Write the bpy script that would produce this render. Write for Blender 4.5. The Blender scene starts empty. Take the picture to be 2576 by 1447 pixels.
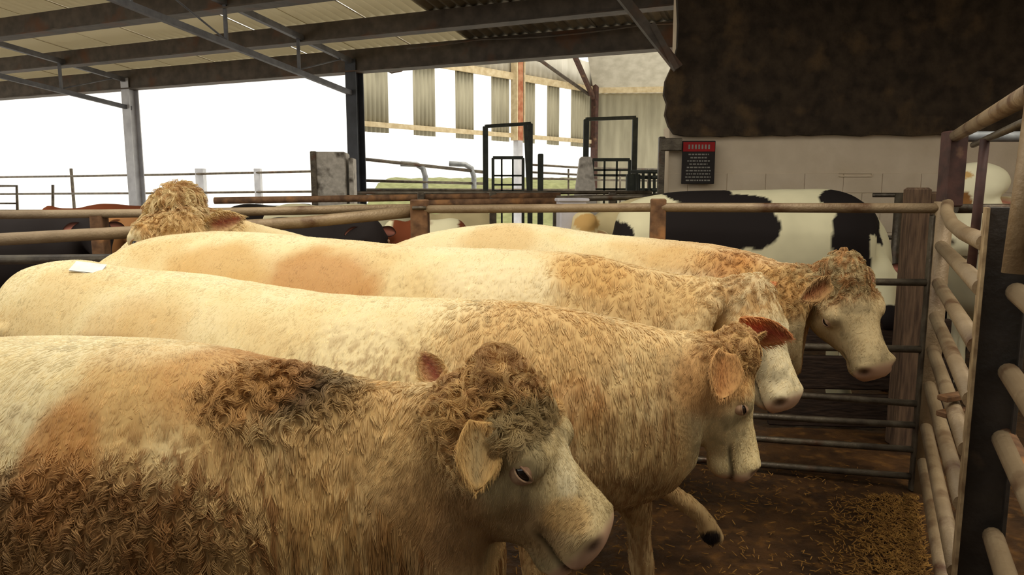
import bpy, math, random
import numpy as np
from mathutils import Vector, Matrix
from mathutils.kdtree import KDTree
random.seed(7); RNG = np.random.default_rng(7)
D = bpy.data; S = bpy.context.scene; COL = S.collection

# ------------------------------------------------------------------ camera, sky, exposure
F = 1800.0; H = 1.85; PIT = math.atan((723.5-475)/F)
cam = D.cameras.new('camera'); cam.sensor_width = 36; cam.sensor_fit = 'HORIZONTAL'
cam.lens = 36*F/2576; cam.clip_start = .05; cam.clip_end = 400
co = D.objects.new('camera', cam); COL.objects.link(co)
co.location = (0, 0, H); co.rotation_euler = (math.pi/2-PIT, 0, 0); S.camera = co
cam.dof.use_dof = False
S.view_settings.view_transform = 'Standard'; S.view_settings.look = 'None'
S.view_settings.gamma = 1; S.view_settings.use_curve_mapping = False
S.view_settings.exposure = 0.2
SKY = 1.35
w = D.worlds.new('overcast'); S.world = w; w.use_nodes = True
nt = w.node_tree; bg = nt.nodes['Background']
bg.inputs[0].default_value = (1.0, .97, .89, 1); bg.inputs[1].default_value = SKY
sun = D.lights.new('sun', 'SUN'); sun.energy = 1.3; sun.angle = math.radians(25); sun.color = (1, .9, .74)
so = D.objects.new('sun', sun); COL.objects.link(so); so.rotation_euler = (math.radians(18), math.radians(12), 0)

# ------------------------------------------------------------------ pixel -> point at ground distance Y
def ray(x, y):
    a = (x-1288)/F; b = (y-723.5)/F
    return (a, math.cos(PIT)-b*math.sin(PIT), -math.sin(PIT)-b*math.cos(PIT))
def W(x, y, Y):
    d = ray(x, y); k = Y/d[1]
    return Vector((d[0]*k, Y, H+d[2]*k))
def PL(x, y, A, B):
    """the point at pixel x, y in the upright plane through plan points A and B"""
    d = ray(x, y); n = (-(B[1]-A[1]), B[0]-A[0])
    k = (A[0]*n[0]+A[1]*n[1])/(d[0]*n[0]+d[1]*n[1])
    return Vector((d[0]*k, d[1]*k, H+d[2]*k))

# ------------------------------------------------------------------ value noise
def _h(i, j, k, seed):
    n = (i*374761393 + j*668265263 + k*2147483647 + seed*1274126177) & 0xFFFFFFFF
    n = ((n ^ (n >> 13))*1274126177) & 0xFFFFFFFF
    n = ((n ^ (n >> 15))*2246822519) & 0xFFFFFFFF
    return ((n ^ (n >> 16)) & 0xFFFFFF)/float(0xFFFFFF)
def noise(P, scale, seed=0):
    P = np.asarray(P)*scale; I = np.floor(P).astype(np.int64); f = P-I; f = f*f*(3-2*f)
    r = 0
    for dx in (0, 1):
        for dy in (0, 1):
            for dz in (0, 1):
                wgt = (f[:, 0] if dx else 1-f[:, 0])*(f[:, 1] if dy else 1-f[:, 1])*(f[:, 2] if dz else 1-f[:, 2])
                r = r+wgt*_h(I[:, 0]+dx, I[:, 1]+dy, I[:, 2]+dz, seed)
    return r
def fbm(P, scale, seed=0, o=3):
    r = 0; a = .5; t = 0
    for i in range(o):
        r = r+a*noise(P, scale*2**i, seed+i*17); t += a; a *= .5
    return r/t
def sm(a, b, x):
    t = np.clip((x-a)/(b-a), 0, 1); return t*t*(3-2*t)

# ------------------------------------------------------------------ materials
def srgb(r, g, b):
    f = lambda c: (c/255/12.92 if c/255 <= .04045 else ((c/255+.055)/1.055)**2.4)
    return (f(r), f(g), f(b))
def mat(name, c1, c2=None, scale=8, rough=.8, metal=0, bump=0.0, bscale=None, stretch=(1, 1, 1), contrast=(.35, .65), spec=.3, c3=None, s3=2.0, th3=(.55, .7), coord='Object'):
    m = D.materials.new(name); m.use_nodes = True; n = m.node_tree; b = n.nodes['Principled BSDF']
    b.inputs['Roughness'].default_value = rough; b.inputs['Metallic'].default_value = metal
    b.inputs['Specular IOR Level'].default_value = spec
    tc = n.nodes.new('ShaderNodeTexCoord'); mp = n.nodes.new('ShaderNodeMapping'); mp.inputs['Scale'].default_value = stretch
    n.links.new(tc.outputs[coord], mp.inputs[0])
    if c2 is None: c2 = tuple(x*.75 for x in c1)
    nz = n.nodes.new('ShaderNodeTexNoise'); nz.inputs['Scale'].default_value = scale; nz.inputs['Detail'].default_value = 6
    n.links.new(mp.outputs[0], nz.inputs[0])
    rp = n.nodes.new('ShaderNodeValToRGB'); rp.color_ramp.elements[0].position = contrast[0]; rp.color_ramp.elements[1].position = contrast[1]
    rp.color_ramp.elements[0].color = (*c1, 1); rp.color_ramp.elements[1].color = (*c2, 1)
    n.links.new(nz.outputs[0], rp.inputs[0]); out = rp.outputs[0]
    if c3 is not None:
        n3 = n.nodes.new('ShaderNodeTexNoise'); n3.inputs['Scale'].default_value = s3; n3.inputs['Detail'].default_value = 5
        n.links.new(mp.outputs[0], n3.inputs[0])
        mr = n.nodes.new('ShaderNodeMapRange'); mr.inputs[1].default_value = th3[0]; mr.inputs[2].default_value = th3[1]
        n.links.new(n3.outputs[0], mr.inputs[0])
        mx = n.nodes.new('ShaderNodeMix'); mx.data_type = 'RGBA'
        n.links.new(mr.outputs[0], mx.inputs[0]); n.links.new(out, mx.inputs[6]); mx.inputs[7].default_value = (*c3, 1); out = mx.outputs[2]
    n.links.new(out, b.inputs['Base Color'])
    if bump:
        bp = n.nodes.new('ShaderNodeBump'); bp.inputs['Strength'].default_value = bump; bp.inputs['Distance'].default_value = .02
        if bscale:
            nb = n.nodes.new('ShaderNodeTexNoise'); nb.inputs['Scale'].default_value = bscale; nb.inputs['Detail'].default_value = 6
            n.links.new(mp.outputs[0], nb.inputs[0]); n.links.new(nb.outputs[0], bp.inputs['Height'])
        else: n.links.new(nz.outputs[0], bp.inputs['Height'])
        n.links.new(bp.outputs[0], b.inputs['Normal'])
    return m
def attr_mat(name, rough=.75, spec=.2, sheen=0.0):
    m = D.materials.new(name); m.use_nodes = True; n = m.node_tree; b = n.nodes['Principled BSDF']
    a = n.nodes.new('ShaderNodeAttribute'); a.attribute_name = 'col'
    n.links.new(a.outputs['Color'], b.inputs['Base Color'])
    b.inputs['Roughness'].default_value = rough; b.inputs['Specular IOR Level'].default_value = spec
    return m
HIDE = attr_mat('cattle_hide', .8, .15)
COAT = attr_mat('cattle_hair', .6, .25)
EYE = mat('eye_dark', (.02, .012, .008), (.035, .02, .012), rough=.08, spec=.8)
LID = mat('eyelid_skin', srgb(190, 158, 124), srgb(160, 122, 94), rough=.55, scale=60)
RAIL = mat('worn_galvanised_rail', srgb(158, 136, 104), srgb(132, 110, 80), scale=3.5, rough=.5, metal=.15, bump=.25, bscale=60, c3=srgb(92, 62, 36), s3=5, th3=(.55, .72), spec=.5)
RAILD = mat('dark_worn_rail', srgb(105, 95, 78), srgb(70, 60, 48), scale=10, rough=.42, metal=.4, bump=.2, bscale=50, c3=srgb(85, 50, 25), s3=6, th3=(.6, .75), spec=.5)
RUST = mat('rusty_post', srgb(128, 94, 64), srgb(88, 62, 42), scale=14, rough=.8, bump=.4, c3=srgb(160, 112, 68), s3=6)
REDP = mat('red_brown_steel', srgb(84, 56, 48), srgb(60, 42, 36), scale=12, rough=.6, bump=.2, c3=srgb(120, 92, 70), s3=7, th3=(.6, .75))
STEEL = mat('dark_steel', srgb(62, 54, 46), srgb(42, 36, 30), scale=7, rough=.45, bump=.2, bscale=30, spec=.5, c3=srgb(110, 88, 62), s3=4, th3=(.62, .8))
FLANGE = mat('worn_flange_edge', srgb(190, 165, 125), srgb(130, 105, 75), scale=15, rough=.5, metal=.2)
BOARD = mat('dark_timber', srgb(62, 46, 34), srgb(42, 30, 22), scale=9, rough=.9, bump=.5, stretch=(1, 6, 6))  # timber browns darkened to suit the dark background between the rails
SLEEPER = mat('weathered_timber', srgb(112, 88, 66), srgb(74, 56, 42), scale=9, rough=.9, bump=.5, stretch=(6, 6, .6))
GALV = mat('galvanised_steel', srgb(170, 172, 172), srgb(140, 142, 142), scale=14, rough=.5, metal=.3)
DGREY = mat('dark_green_steel', srgb(58, 60, 50), srgb(40, 42, 36), scale=12, rough=.6)
PURL = mat('roof_steel', srgb(92, 82, 72), srgb(70, 62, 54), scale=6, rough=.7, c3=srgb(96, 66, 46), s3=2)
TRUSS = mat('truss_steel_with_flare', srgb(112, 112, 116), srgb(92, 92, 96), scale=8, rough=.6)  # steel grey raised so the colour carries the flare over the trusses
SHEET = mat('cement_roof_sheet', srgb(140, 130, 112), srgb(118, 108, 92), scale=3, rough=.9, c3=srgb(98, 90, 76), s3=1.2)
WALLB = mat('painted_block', srgb(220, 202, 176), srgb(208, 190, 163), scale=3, rough=.9, bump=.15, bscale=30, c3=srgb(200, 180, 150), s3=1.3, th3=(.55, .8))
FOAM = mat('dark_sprayed_coat', srgb(66, 54, 40), srgb(44, 35, 26), scale=7, rough=.95, bump=.8, bscale=22, c3=srgb(84, 66, 44), s3=3)
CLAD = mat('grey_cladding', srgb(176, 170, 146), srgb(156, 150, 128), scale=5, rough=.7, stretch=(1, 1, .2))
CLADL = mat('pale_cladding', srgb(205, 200, 186), srgb(185, 180, 165), scale=5, rough=.8, stretch=(1, 1, .2))
CREAM = mat('cream_beam', srgb(214, 198, 162), srgb(190, 170, 132), scale=9, rough=.7)
ORED = mat('red_oxide_steel', srgb(160, 92, 62), srgb(190, 140, 105), scale=7, rough=.7)
YARD = mat('yard_concrete', srgb(240, 238, 232), srgb(230, 227, 220), scale=1.2, rough=.95)
GRASS = mat('grass', srgb(140, 142, 96), srgb(118, 120, 78), scale=3, rough=1)
FLOOR = mat('mucky_floor', srgb(76, 50, 24), srgb(48, 30, 13), scale=5, rough=.5, bump=.8, bscale=16, c3=srgb(112, 76, 34), s3=11, th3=(.52, .8), spec=.35)
STRAW = mat('straw', srgb(160, 118, 56), srgb(112, 76, 32), scale=30, rough=.8)
TANK = mat('grey_tank', srgb(204, 196, 184), srgb(176, 168, 156), scale=18, rough=.9, c3=srgb(92, 84, 74), s3=5)
WHITEP = mat('white_plastic', srgb(214, 208, 210), srgb(196, 190, 192), scale=6, rough=.5)
SRED = mat('sign_red', srgb(170, 22, 20), srgb(140, 14, 14), scale=5, rough=.6)
SBLK = mat('sign_black', srgb(38, 30, 26), srgb(28, 22, 18), scale=5, rough=.6)
SLET = mat('sign_lettering', srgb(150, 146, 136), srgb(130, 126, 116), scale=30, rough=.7)
TAGM = mat('paper_tag', srgb(240, 238, 230), srgb(228, 226, 216), scale=20, rough=.7)
HOOF = mat('hoof_horn', srgb(60, 44, 32), srgb(36, 26, 20), scale=30, rough=.5)

# ------------------------------------------------------------------ object helpers
def link(name, me, m, parent=None):
    o = D.objects.new(name, me); COL.objects.link(o)
    if m is not None and not me.materials: me.materials.append(m)
    if parent: o.parent = parent
    return o
def empty(name, loc=(0, 0, 0)):
    o = D.objects.new(name, None); COL.objects.link(o); o.location = loc; return o
def tag(o, label=None, cat=None, group=None, kind=None):
    if label: o['label'] = label
    if cat: o['category'] = cat
    if group: o['group'] = group
    if kind: o['kind'] = kind
    return o
def adopt(o, parent):
    """keep a world-space mesh in place under an empty that has been moved"""
    o.parent = parent; o.matrix_parent_inverse = Matrix.Translation(parent.location).inverted(); return o
class MB:
    def __init__(s): s.v = []; s.f = []; s.sm = []
    def add(s, vs, fs, smooth=False):
        n = len(s.v); s.v += [tuple(p) for p in vs]; s.f += [tuple(i+n for i in f) for f in fs]; s.sm += [smooth]*len(fs); return s
    def box(s, c, sz, rz=0, bev=0):
        c = Vector(c); M = Matrix.Rotation(rz, 3, 'Z'); hx, hy, hz = sz[0]/2, sz[1]/2, sz[2]/2
        if not bev:
            vs = [c+M@Vector((x, y, z)) for x in (-hx, hx) for y in (-hy, hy) for z in (-hz, hz)]
            return s.add(vs, [(0, 1, 3, 2), (4, 6, 7, 5), (0, 4, 5, 1), (2, 3, 7, 6), (0, 2, 6, 4), (1, 5, 7, 3)])
        pts = []
        for z, k in ((-hz, bev), (-hz+bev, 0), (hz-bev, 0), (hz, bev)):
            a, b = hx-k, hy-k; e = bev*.7 if not k else bev*.5
            for x, y in ((-a+e, -b), (a-e, -b), (a, -b+e), (a, b-e), (a-e, b), (-a+e, b), (-a, b-e), (-a, -b+e)): pts.append(c+M@Vector((x, y, z)))
        fs = [tuple(range(7, -1, -1)), tuple(range(24, 32))]
        for r in range(3):
            for i in range(8): fs.append((r*8+i, r*8+(i+1) % 8, (r+1)*8+(i+1) % 8, (r+1)*8+i))
        return s.add(pts, fs)
    def beam(s, a, b, wd, hg, up=(0, 0, 1)):
        a = Vector(a); b = Vector(b); u = (b-a).normalized(); up = Vector(up)
        sd = u.cross(up)
        if sd.length < 1e-4: sd = Vector((1, 0, 0))
        sd.normalize(); v = sd.cross(u).normalized()
        vs = [p+sd*x*wd/2+v*y*hg/2 for p in (a, b) for x, y in ((-1, -1), (1, -1), (1, 1), (-1, 1))]
        return s.add(vs, [(3, 2, 1, 0), (4, 5, 6, 7), (0, 1, 5, 4), (1, 2, 6, 5), (2, 3, 7, 6), (3, 0, 4, 7)])
    def tube(s, pts, r, n=12, caps=True):
        pts = [Vector(p) for p in pts]; rs = r if isinstance(r, (list, tuple)) else [r]*len(pts); vs = []; fs = []
        prev = None
        for i, p in enumerate(pts):
            t = (pts[min(i+1, len(pts)-1)]-pts[max(i-1, 0)]).normalized()
            if prev is None: x = t.orthogonal().normalized()
            else: x = (prev-t*prev.dot(t)).normalized()
            prev = x; y = t.cross(x)
            vs += [p+(x*math.cos(a)+y*math.sin(a))*rs[i] for a in [2*math.pi*k/n for k in range(n)]]
        for i in range(len(pts)-1):
            for k in range(n): fs.append((i*n+k, i*n+(k+1) % n, (i+1)*n+(k+1) % n, (i+1)*n+k))
        s.add(vs, fs, True)
        if caps:
            m = len(s.v)-len(vs); s.f += [tuple(m+k for k in range(n-1, -1, -1)), tuple(m+(len(pts)-1)*n+k for k in range(n))]; s.sm += [False, False]
        return s
    def mesh(s, name):
        me = D.meshes.new(name); me.from_pydata(s.v, [], s.f); me.polygons.foreach_set('use_smooth', s.sm); me.update(); return me
    def build(s, name, m, parent=None): return link(name, s.mesh(name), m, parent)
def struct(o): o['kind'] = 'structure'; return o

# ================================================================== SETTING
E0 = Vector((-2.544, 11.9, 0)); EV = Vector((.9206, -.3904, 0)); NV = Vector((-.3904, -.9206, 0)); ZE = 3.95; SL = .12
def RP(s, t, dz=0): p = E0+EV*s+NV*t; p.z = ZE+SL*t+dz; return p
# floor: the building ends a little beyond the eaves line
fl = MB(); nx, ny = 90, 90; vs = []; fs = []
for j in range(ny+1):
    for i in range(nx+1):
        s = -13+26*i/nx; t = -1.0+15*j/ny; p = E0+EV*s+NV*t
        vs.append((p.x, p.y, .012*math.sin(p.x*5.1+2*math.sin(p.y*3))*math.sin(p.y*4.3)))
for j in range(ny):
    for i in range(nx): a = j*(nx+1)+i; fs.append((a, a+nx+1, a+nx+2, a+1))
fl.add(vs, fs, True); struct(fl.build('floor', FLOOR))
g = MB().box((0, 60, -.06), (260, 240, .06)); yo = g.build('ground', YARD); tag(yo, 'pale concrete yard lying outside the open shed', kind='structure')

# wall facing the camera on the right, with the dark coating on its upper part
WY = 8.2
wx0 = W(1682, 400, WY).x
zj = W(1900, 347, WY).z
wxu = W(1704, 200, WY).x
m = MB().box(((wx0+9.5)/2, WY+.15, (zj+.12)/2), (9.5-wx0, .3, zj+.12)); m.box(((wxu+9.5)/2, WY+.15, (zj+.12+5.4)/2), (9.5-wxu, .3, 5.4-zj-.12)); wall = struct(m.build('wall_back', WALLB))
# blocks' faint joints: shallow proud courses of blocks on the pale part
k = 0
for r in range(9):
    z0 = r*.225
    if z0+.22 > zj+.1: break
    x = wx0+.005 + (0 if r % 2 else .22)
    if r % 2 == 0:
        MB().box((wx0+.115, WY-.004, z0+.1125), (.212, .012, .219), bev=.003).build('block', WALLB, wall)
    while x < 7.4:
        MB().box((x+.22, WY-.004, z0+.1125), (.434, .012, .219), bev=.003).build('block', WALLB, wall); x += .44
# dark coat with ragged edge (outline real: it hangs proud of the wall)
edge = [(1700, -40), (1704, 60), (1702, 120), (1690, 165), (1672, 205), (1668, 240), (1676, 262), (1671, 290), (1680, 318), (1694, 338), (1720, 343)]
n = 40
for i in range(1, n): px = 1720+i*(3000-1720)/n; edge.append((px, 345-i*.25+random.uniform(-3, 3)))
pts = [W(x, y, WY-.03) for x, y in edge]
front = [Vector((p.x, WY-.09, p.z)) for p in pts]; back = [Vector((p.x, WY-.003, p.z)) for p in pts]
xr = front[-1].x
fr = front+[Vector((xr, WY-.09, 5.3)), Vector((front[0].x, WY-.09, 5.3))]; bk = [Vector((p.x, WY-.003, p.z)) for p in fr]
N = len(fr); m = MB(); m.add(fr+bk, [tuple(range(N)), tuple(range(2*N-1, N-1, -1))]+[(i, i+N, (i+1) % N+N, (i+1) % N) for i in range(N)])
o = m.build('dark_coating', FOAM, wall); o['label'] = 'dark brown ragged-edged coating on the upper wall'
# small slot outline on the wall
m = MB(); a = W(2110, 436, WY-.01); b = W(2192, 444, WY-.01)
m.box(((a.x+b.x)/2, WY-.014, a.z), (b.x-a.x, .02, .008)); m.box(((a.x+b.x)/2, WY-.014, b.z), (b.x-a.x, .02, .008)); m.box((b.x, WY-.014, (a.z+b.z)/2), (.008, .02, a.z-b.z))
m.build('vent_edge', WALLB, wall)
# dark side wall beyond the right of the frame; unseen wall added behind the camera to cut low light
struct(MB().box((9.5, 3, 2.7), (.3, 11, 5.4)).build('wall_right', WALLB))
struct(MB().box((0, -3.4, 1.7), (19, .25, 3.4)).build('light_blocking_wall', STEEL))

struct(MB().box((0, -1.6, 4.6), (19, 3.8, .1)).build('light_blocking_ceiling', STEEL))  # unseen roof strip added above the camera so light comes from overhead
# sign
s0 = W(1718, 354, WY-.12); s1 = W(1797, 463, WY-.12)
sg = empty('sign', ((s0.x+s1.x)/2, WY-.1, s1.z)); tag(sg, 'black notice board with red heading and pale lettering on the wall', 'sign')
sw = s1.x-s0.x; sh = s0.z-s1.z
MB().box((0, 0, sh/2), (sw, .02, sh), bev=.004).build('board', SBLK, sg)
MB().box((0, -.012, sh*.86), (sw*.96, .006, sh*.22), bev=.001).build('heading', SRED, sg)
lt = MB()
for r in range(9):
    z = sh*(.685-.075*r); wd = [.62, .5, .68, .55, .7, .76, .72, .78, .74][r]*sw; x = -wd/2
    while x < wd/2:
        l = random.uniform(.012, .04); l = min(l, wd/2-x); lt.box((x+l/2, -.0115, z), (l, .003, sh*.03)); x += l+.01
for i in range(7): lt.box((-sw*.3+sw*.1*i, -.0165, sh*.86), (sw*.05, .003, sh*.1))
o = lt.build('lettering', SLET, sg); o['kind'] = 'stuff'
o.location.z = 0

# ------------------------------------------------------------------ roof: sheets, purlins, trusses, posts
GRP = D.materials.new('translucent_roof_sheet'); GRP.use_nodes = True; n = GRP.node_tree
tb = n.nodes.new('ShaderNodeBsdfTranslucent'); tb.inputs[0].default_value = (*srgb(222, 214, 192), 1); mxs = n.nodes.new('ShaderNodeMixShader'); mxs.inputs[0].default_value = .42
n.nodes['Principled BSDF'].inputs['Base Color'].default_value = (*srgb(200, 192, 170), 1); n.nodes['Principled BSDF'].inputs['Roughness'].default_value = .7
n.links.new(n.nodes['Principled BSDF'].outputs[0], mxs.inputs[1]); n.links.new(tb.outputs[0], mxs.inputs[2]); n.links.new(mxs.outputs[0], n.nodes['Material Output'].inputs[0])
roof = empty('roof'); roof['kind'] = 'structure'
T0, T1 = -.6, 5.2
me = None
for i in range(-11, 12):
    m = MB(); prof = []; wdt = 1.04
    for k in range(14):
        x = wdt*k/13; prof.append((x, .018*math.cos(k*math.pi)))
    v = []
    for t in (T0, T1):
        for x, z in prof: p = EV*x+NV*t; v.append((p.x, p.y, SL*t+z)); 
    for t in (T0, T1):
        for x, z in prof: p = EV*x+NV*t; v.append((p.x, p.y, SL*t+z+.012))
    q = len(prof); f = []
    for a in range(q-1):
        f += [(a, a+1, q+a+1, q+a), (2*q+a, 3*q+a, 3*q+a+1, 2*q+a+1)]
    f += [(0, q, 3*q, 2*q), (q-1, 3*q-1, 4*q-1, 2*q-1)]
    if me is None: m.add(v, f); me = m.mesh('roof_sheet'); me.materials.append(GRP); me2 = m.mesh('roof_sheet'); me2.materials.append(SHEET)
    o = link('roof_sheet', me if i < 2 else me2, None, roof); b = E0+EV*(i*1.0); o.location = (b.x, b.y, ZE+.13+(.006 if i % 2 else 0))
for t, hgt, wdt in ((0, .34, .14), (1.2, .24, .12), (2.65, .27, .14), (4.1, .27, .14)):
    m = MB(); a = RP(-11.2, t, -.0); b = RP(11.5, t, -.0)
    m.beam(a+Vector((0, 0, -hgt/2+.1)), b+Vector((0, 0, -hgt/2+.1)), wdt, hgt)
    m.beam(a+Vector((0, 0, -hgt+.1)), b+Vector((0, 0, -hgt+.1)), wdt*1.8, .02)
    m.build('eaves_beam' if t == 0 else 'purlin', PURL, roof)
# gutter / hanging cable along the eaves on the right
cab = [RP(s, .35, -.02-.04*math.sin((s % 2.4)/2.4*math.pi)) for s in np.linspace(1.2, 6.5, 30)]
MB().tube(cab, .012, 6).build('cable', PURL, roof)
# trusses
for s in (-5.07, 0):
    tr = empty('roof_truss'); tr.parent = roof
    def Q(t, z): p = E0+EV*s+NV*t; p.z = z; return p
    MB().beam(Q(0, 3.36), Q(5.2, 3.95), .06, .075).build('bottom_chord', TRUSS, tr)
    MB().beam(Q(0, 3.86), Q(5.2, 4.46), .07, .08).build('top_chord', TRUSS, tr)
    for t in (1.35, 2.73, 4.1):
        MB().beam(Q(t, 3.36+.113*t), Q(t, 3.86+.115*t), .04, .04).build('strut', TRUSS, tr)
    for ta, tb in ((1.35, .35), (2.73, 4.1)):
        MB().tube([Q(ta, 3.40+.113*ta), Q(tb, 3.82+.115*tb)], .012, 6).build('brace', TRUSS, tr)
POSTG = mat('stanchion_grey_with_flare', srgb(205, 205, 208), srgb(180, 180, 184), scale=4, rough=.55, metal=.2)  # grey lightened to paint in the flare at the bright left side
POSTD = mat('stanchion_dark', srgb(72, 74, 80), srgb(56, 58, 62), scale=4, rough=.6)
for s, mt, lab in ((-5.07, POSTG, 'grey steel stanchion with painted-in flare standing at the left open side'), (0, POSTD, 'dark grey steel stanchion beside the slatted wall')):
    p = E0+EV*s; e = empty('stanchion', (p.x, p.y, 0)); tag(e, lab, 'post')
    rz = math.atan2(EV.y, EV.x)
    MB().box((0, 0, 1.95), (.016, .2, 3.9), rz).build('web', mt, e)
    for d in (-1, 1):
        q = NV*d*.1; MB().box((q.x, q.y, 1.95), (.2, .016, 3.9), rz).build('flange', mt, e)
    MB().box((0, 0, .01), (.32, .32, .03), rz).build('base_plate', mt, e)
# diagonal braces to the wall post at the right
kb = MB(); kb.beam(W(1555, -20, 8.0), W(1706, 172, 8.0), .09, .1); kb.beam(W(1640, 60, 7.95), W(1702, 174, 7.95), .05, .06)
tag(kb.build('knee_brace', PURL), 'dark diagonal steel brace under the roof beside the dark wall', 'brace')

# ------------------------------------------------------------------ far building with slatted side
far = empty('wall_left'); far['kind'] = 'structure'
A = W(925, 340, 14.5); B = W(1490, 366, 20.0); A2 = Vector((A.x, A.y, 0)); B2 = Vector((B.x, B.y, 0))
DV = (B2-A2).normalized(); OV = Vector((DV.y, -DV.x, 0))
def FP(px, z, off=0):
    p = PL(px, 300, (A.x, A.y), (B.x, B.y)); p.z = z; return p+OV*off
ZB, ZT = 3.0, 4.5
def corr(name, p, q, z0, z1, m, parent, pitch=.09, amp=.018, z1b=None):
    L = (q-p).length; u = (q-p).normalized(); n_ = Vector((u.y, -u.x, 0)); k = max(4, int(L/pitch*4)); vs = []; fs = []
    z1b = z1 if z1b is None else z1b
    for i in range(k+1):
        t = i/k; off = n_*amp*math.sin(t*L/pitch*2*math.pi); b = p+u*(L*t)+off; zt = z1+(z1b-z1)*t
        for d in (0, .004):
            c = b+n_*d; vs += [(c.x, c.y, z0), (c.x, c.y, zt)]
    for i in range(k):
        a = i*4; fs += [(a, a+4, a+5, a+1), (a+2, a+3, a+7, a+6), (a, a+2, a+6, a+4), (a+1, a+5, a+7, a+3)]
    mb = MB().add(vs, fs, True)
    return mb.build(name, m, parent)
for i, (x0, x1) in enumerate(((905, 976), (1040, 1096), (1146, 1191), (1236, 1282), (1312, 1346), (1376, 1405), (1436, 1492))):
    corr('cladding_strip', FP(x0, 0), FP(x1, 0), ZB-.03, ZT, CLAD, far, pitch=.11)
corr('upper_cladding', FP(905, 0), FP(1492, 0), ZT, 5.6, CLADL, far, pitch=.2, z1b=5.2)
MB().beam(FP(905, ZT, .06), FP(1492, ZT, .06), .06, .16).build('eaves_rail', CREAM, far)
MB().beam(FP(905, ZB+.12, .05), FP(1492, ZB+.12, .05), .05, .1).build('lower_rail', CREAM, far)
c = FP(1294, 0, .12); MB().box((c.x, c.y, (ZB+5.4)/2), (.17, .17, 5.4-ZB), math.atan2(DV.y, DV.x)).build('column', ORED, far)
for d in (-.13, .13):
    q = c+DV*d; MB().box((q.x, q.y, (ZB+5.4)/2), (.035, .2, 5.4-ZB), math.atan2(DV.y, DV.x)).build('flange', CREAM, far)
MB().box((c.x, c.y, ZB/2), (.16, .16, ZB), math.atan2(DV.y, DV.x)).build('column_foot', POSTG, far)
c = FP(1487, 0, .12); MB().box((c.x, c.y, 2.7), (.14, .14, 5.4), math.atan2(DV.y, DV.x)).build('column', REDP, far)
# gable end of the far building
ge = empty('wall_gable'); ge['kind'] = 'structure'
GA = FP(1492, 0, 0); gb = W(1790, 300, GA.y-.2); GB = Vector((gb.x, GA.y-.2, 0))
corr('gable_cladding', GA, GB, 0, 4.42, CLAD, ge, pitch=.2, amp=.012)
MB().beam(Vector((GA.x, GA.y-.06, 4.5)), Vector((GB.x, GB.y-.1, 4.5)), .1, .16).build('gable_rail', CREAM, ge)
# sloping ceiling above the gable, seen as the pale upper area
zr = W(1440, 110, 17).z
v = [Vector((GA.x, GA.y, 4.5)), Vector((GB.x, GB.y, 4.5)), Vector((GB.x-.4, GB.y-5, 7.2)), Vector((GA.x-1.2, GA.y-5, 7.2))]
m = MB(); up = Vector((0, 0, .03)); m.add(v+[p+up for p in v], [(0, 1, 2, 3), (7, 6, 5, 4), (0, 4, 5, 1), (1, 5, 6, 2), (2, 6, 7, 3), (3, 7, 4, 0)])
m.build('sloping_sheet', CLADL, ge)
fb = empty('roof_brace', (0, 0, 0)); fb.parent = far
MB().beam(W(1432, 110, 17.5), W(1492, 245, 19.6), .09, .12).build('rafter', REDP, far)
MB().tube([W(1318, 140, 17.2), W(1360, 152, 17.8), W(1410, 188, 18.6), W(1482, 238, 19.5)], .045, 8).build('curved_brace', PURL, far)
MB().tube([W(x, y, 14.6) for x, y in ((930, 130), (960, 170), (985, 183), (1010, 178), (1030, 160))], .02, 6).build('hanging_cable', PURL, far)
D.objects.remove(fb)
# grass bank
gx0 = W(900, 450, 24); gx1 = W(1215, 450, 30)
m = MB(); vs = []; fs = []
for j in range(12):
    for i in range(30):
        x = -6+i*.42; y = 24+j*1.2; vs.append((x, y, -.02+ (2.35*sm(0, 1, j/9.))+.08*math.sin(i*1.3+j*2.1)*min(1, j/3)))
for j in range(11):
    for i in range(29): a = j*30+i; fs.append((a, a+1, a+31, a+30))
m.add(vs, fs, True); tag(m.build('grass_bank', GRASS), 'green grass bank rising beyond the slatted building', 'bank', kind='structure')

# ================================================================== FENCES
def rail(pts, r, m, parent, name='rail'): return MB().tube(pts, r, 14).build(name, m, parent)
def post(p, w_, z, m, parent, d=None, name='post', rz=0):
    return MB().box((p.x, p.y, z/2), (w_, d or w_, z), rz, bev=.008).build(name, m, parent)
# back pen fence plane
FA = W(2362, 522, 4.2); FB_ = W(1052, 520, 5.35); fA = (FA.x, FA.y); fB = (FB_.x, FB_.y)
def FF(px, py): return PL(px, py, fA, fB)
pf = empty('pen_fence'); tag(pf, 'long worn pipe fence behind the cream bulls with rusty posts', 'fence')
rail([FF(1040, 527), FF(1660, 522), FF(2362, 524)], .030, RAIL, pf)
rail([FF(1040, 700), FF(1700, 704), FF(2345, 711)], .022, RAILD, pf)
rail([FF(1040, 850), FF(2345, 880)], .022, RAILD, pf)
for a, b in ((960, 1018), (1030, 1072), (1078, 1134), (1135, 1202)):
    rail([FF(1100, a-30), FF(2335, b)], .021, RAILD, pf)
post(FF(1656, 510), .1, FF(1656, 500).z, RUST, pf, .07, rz=-.1)
post(FF(1056, 510), .13, FF(1056, 502).z, RUST, pf, .08, rz=-.1)
MB().tube([FF(1056, 506)+Vector((-.05, -.045, -.05)), FF(1056, 506)+Vector((.05, -.045, -.05))], .014, 8).build('bolt', RAILD, pf)
post(FF(2338, 700), .04, FF(2338, 540).z, RAILD, pf)
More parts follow.
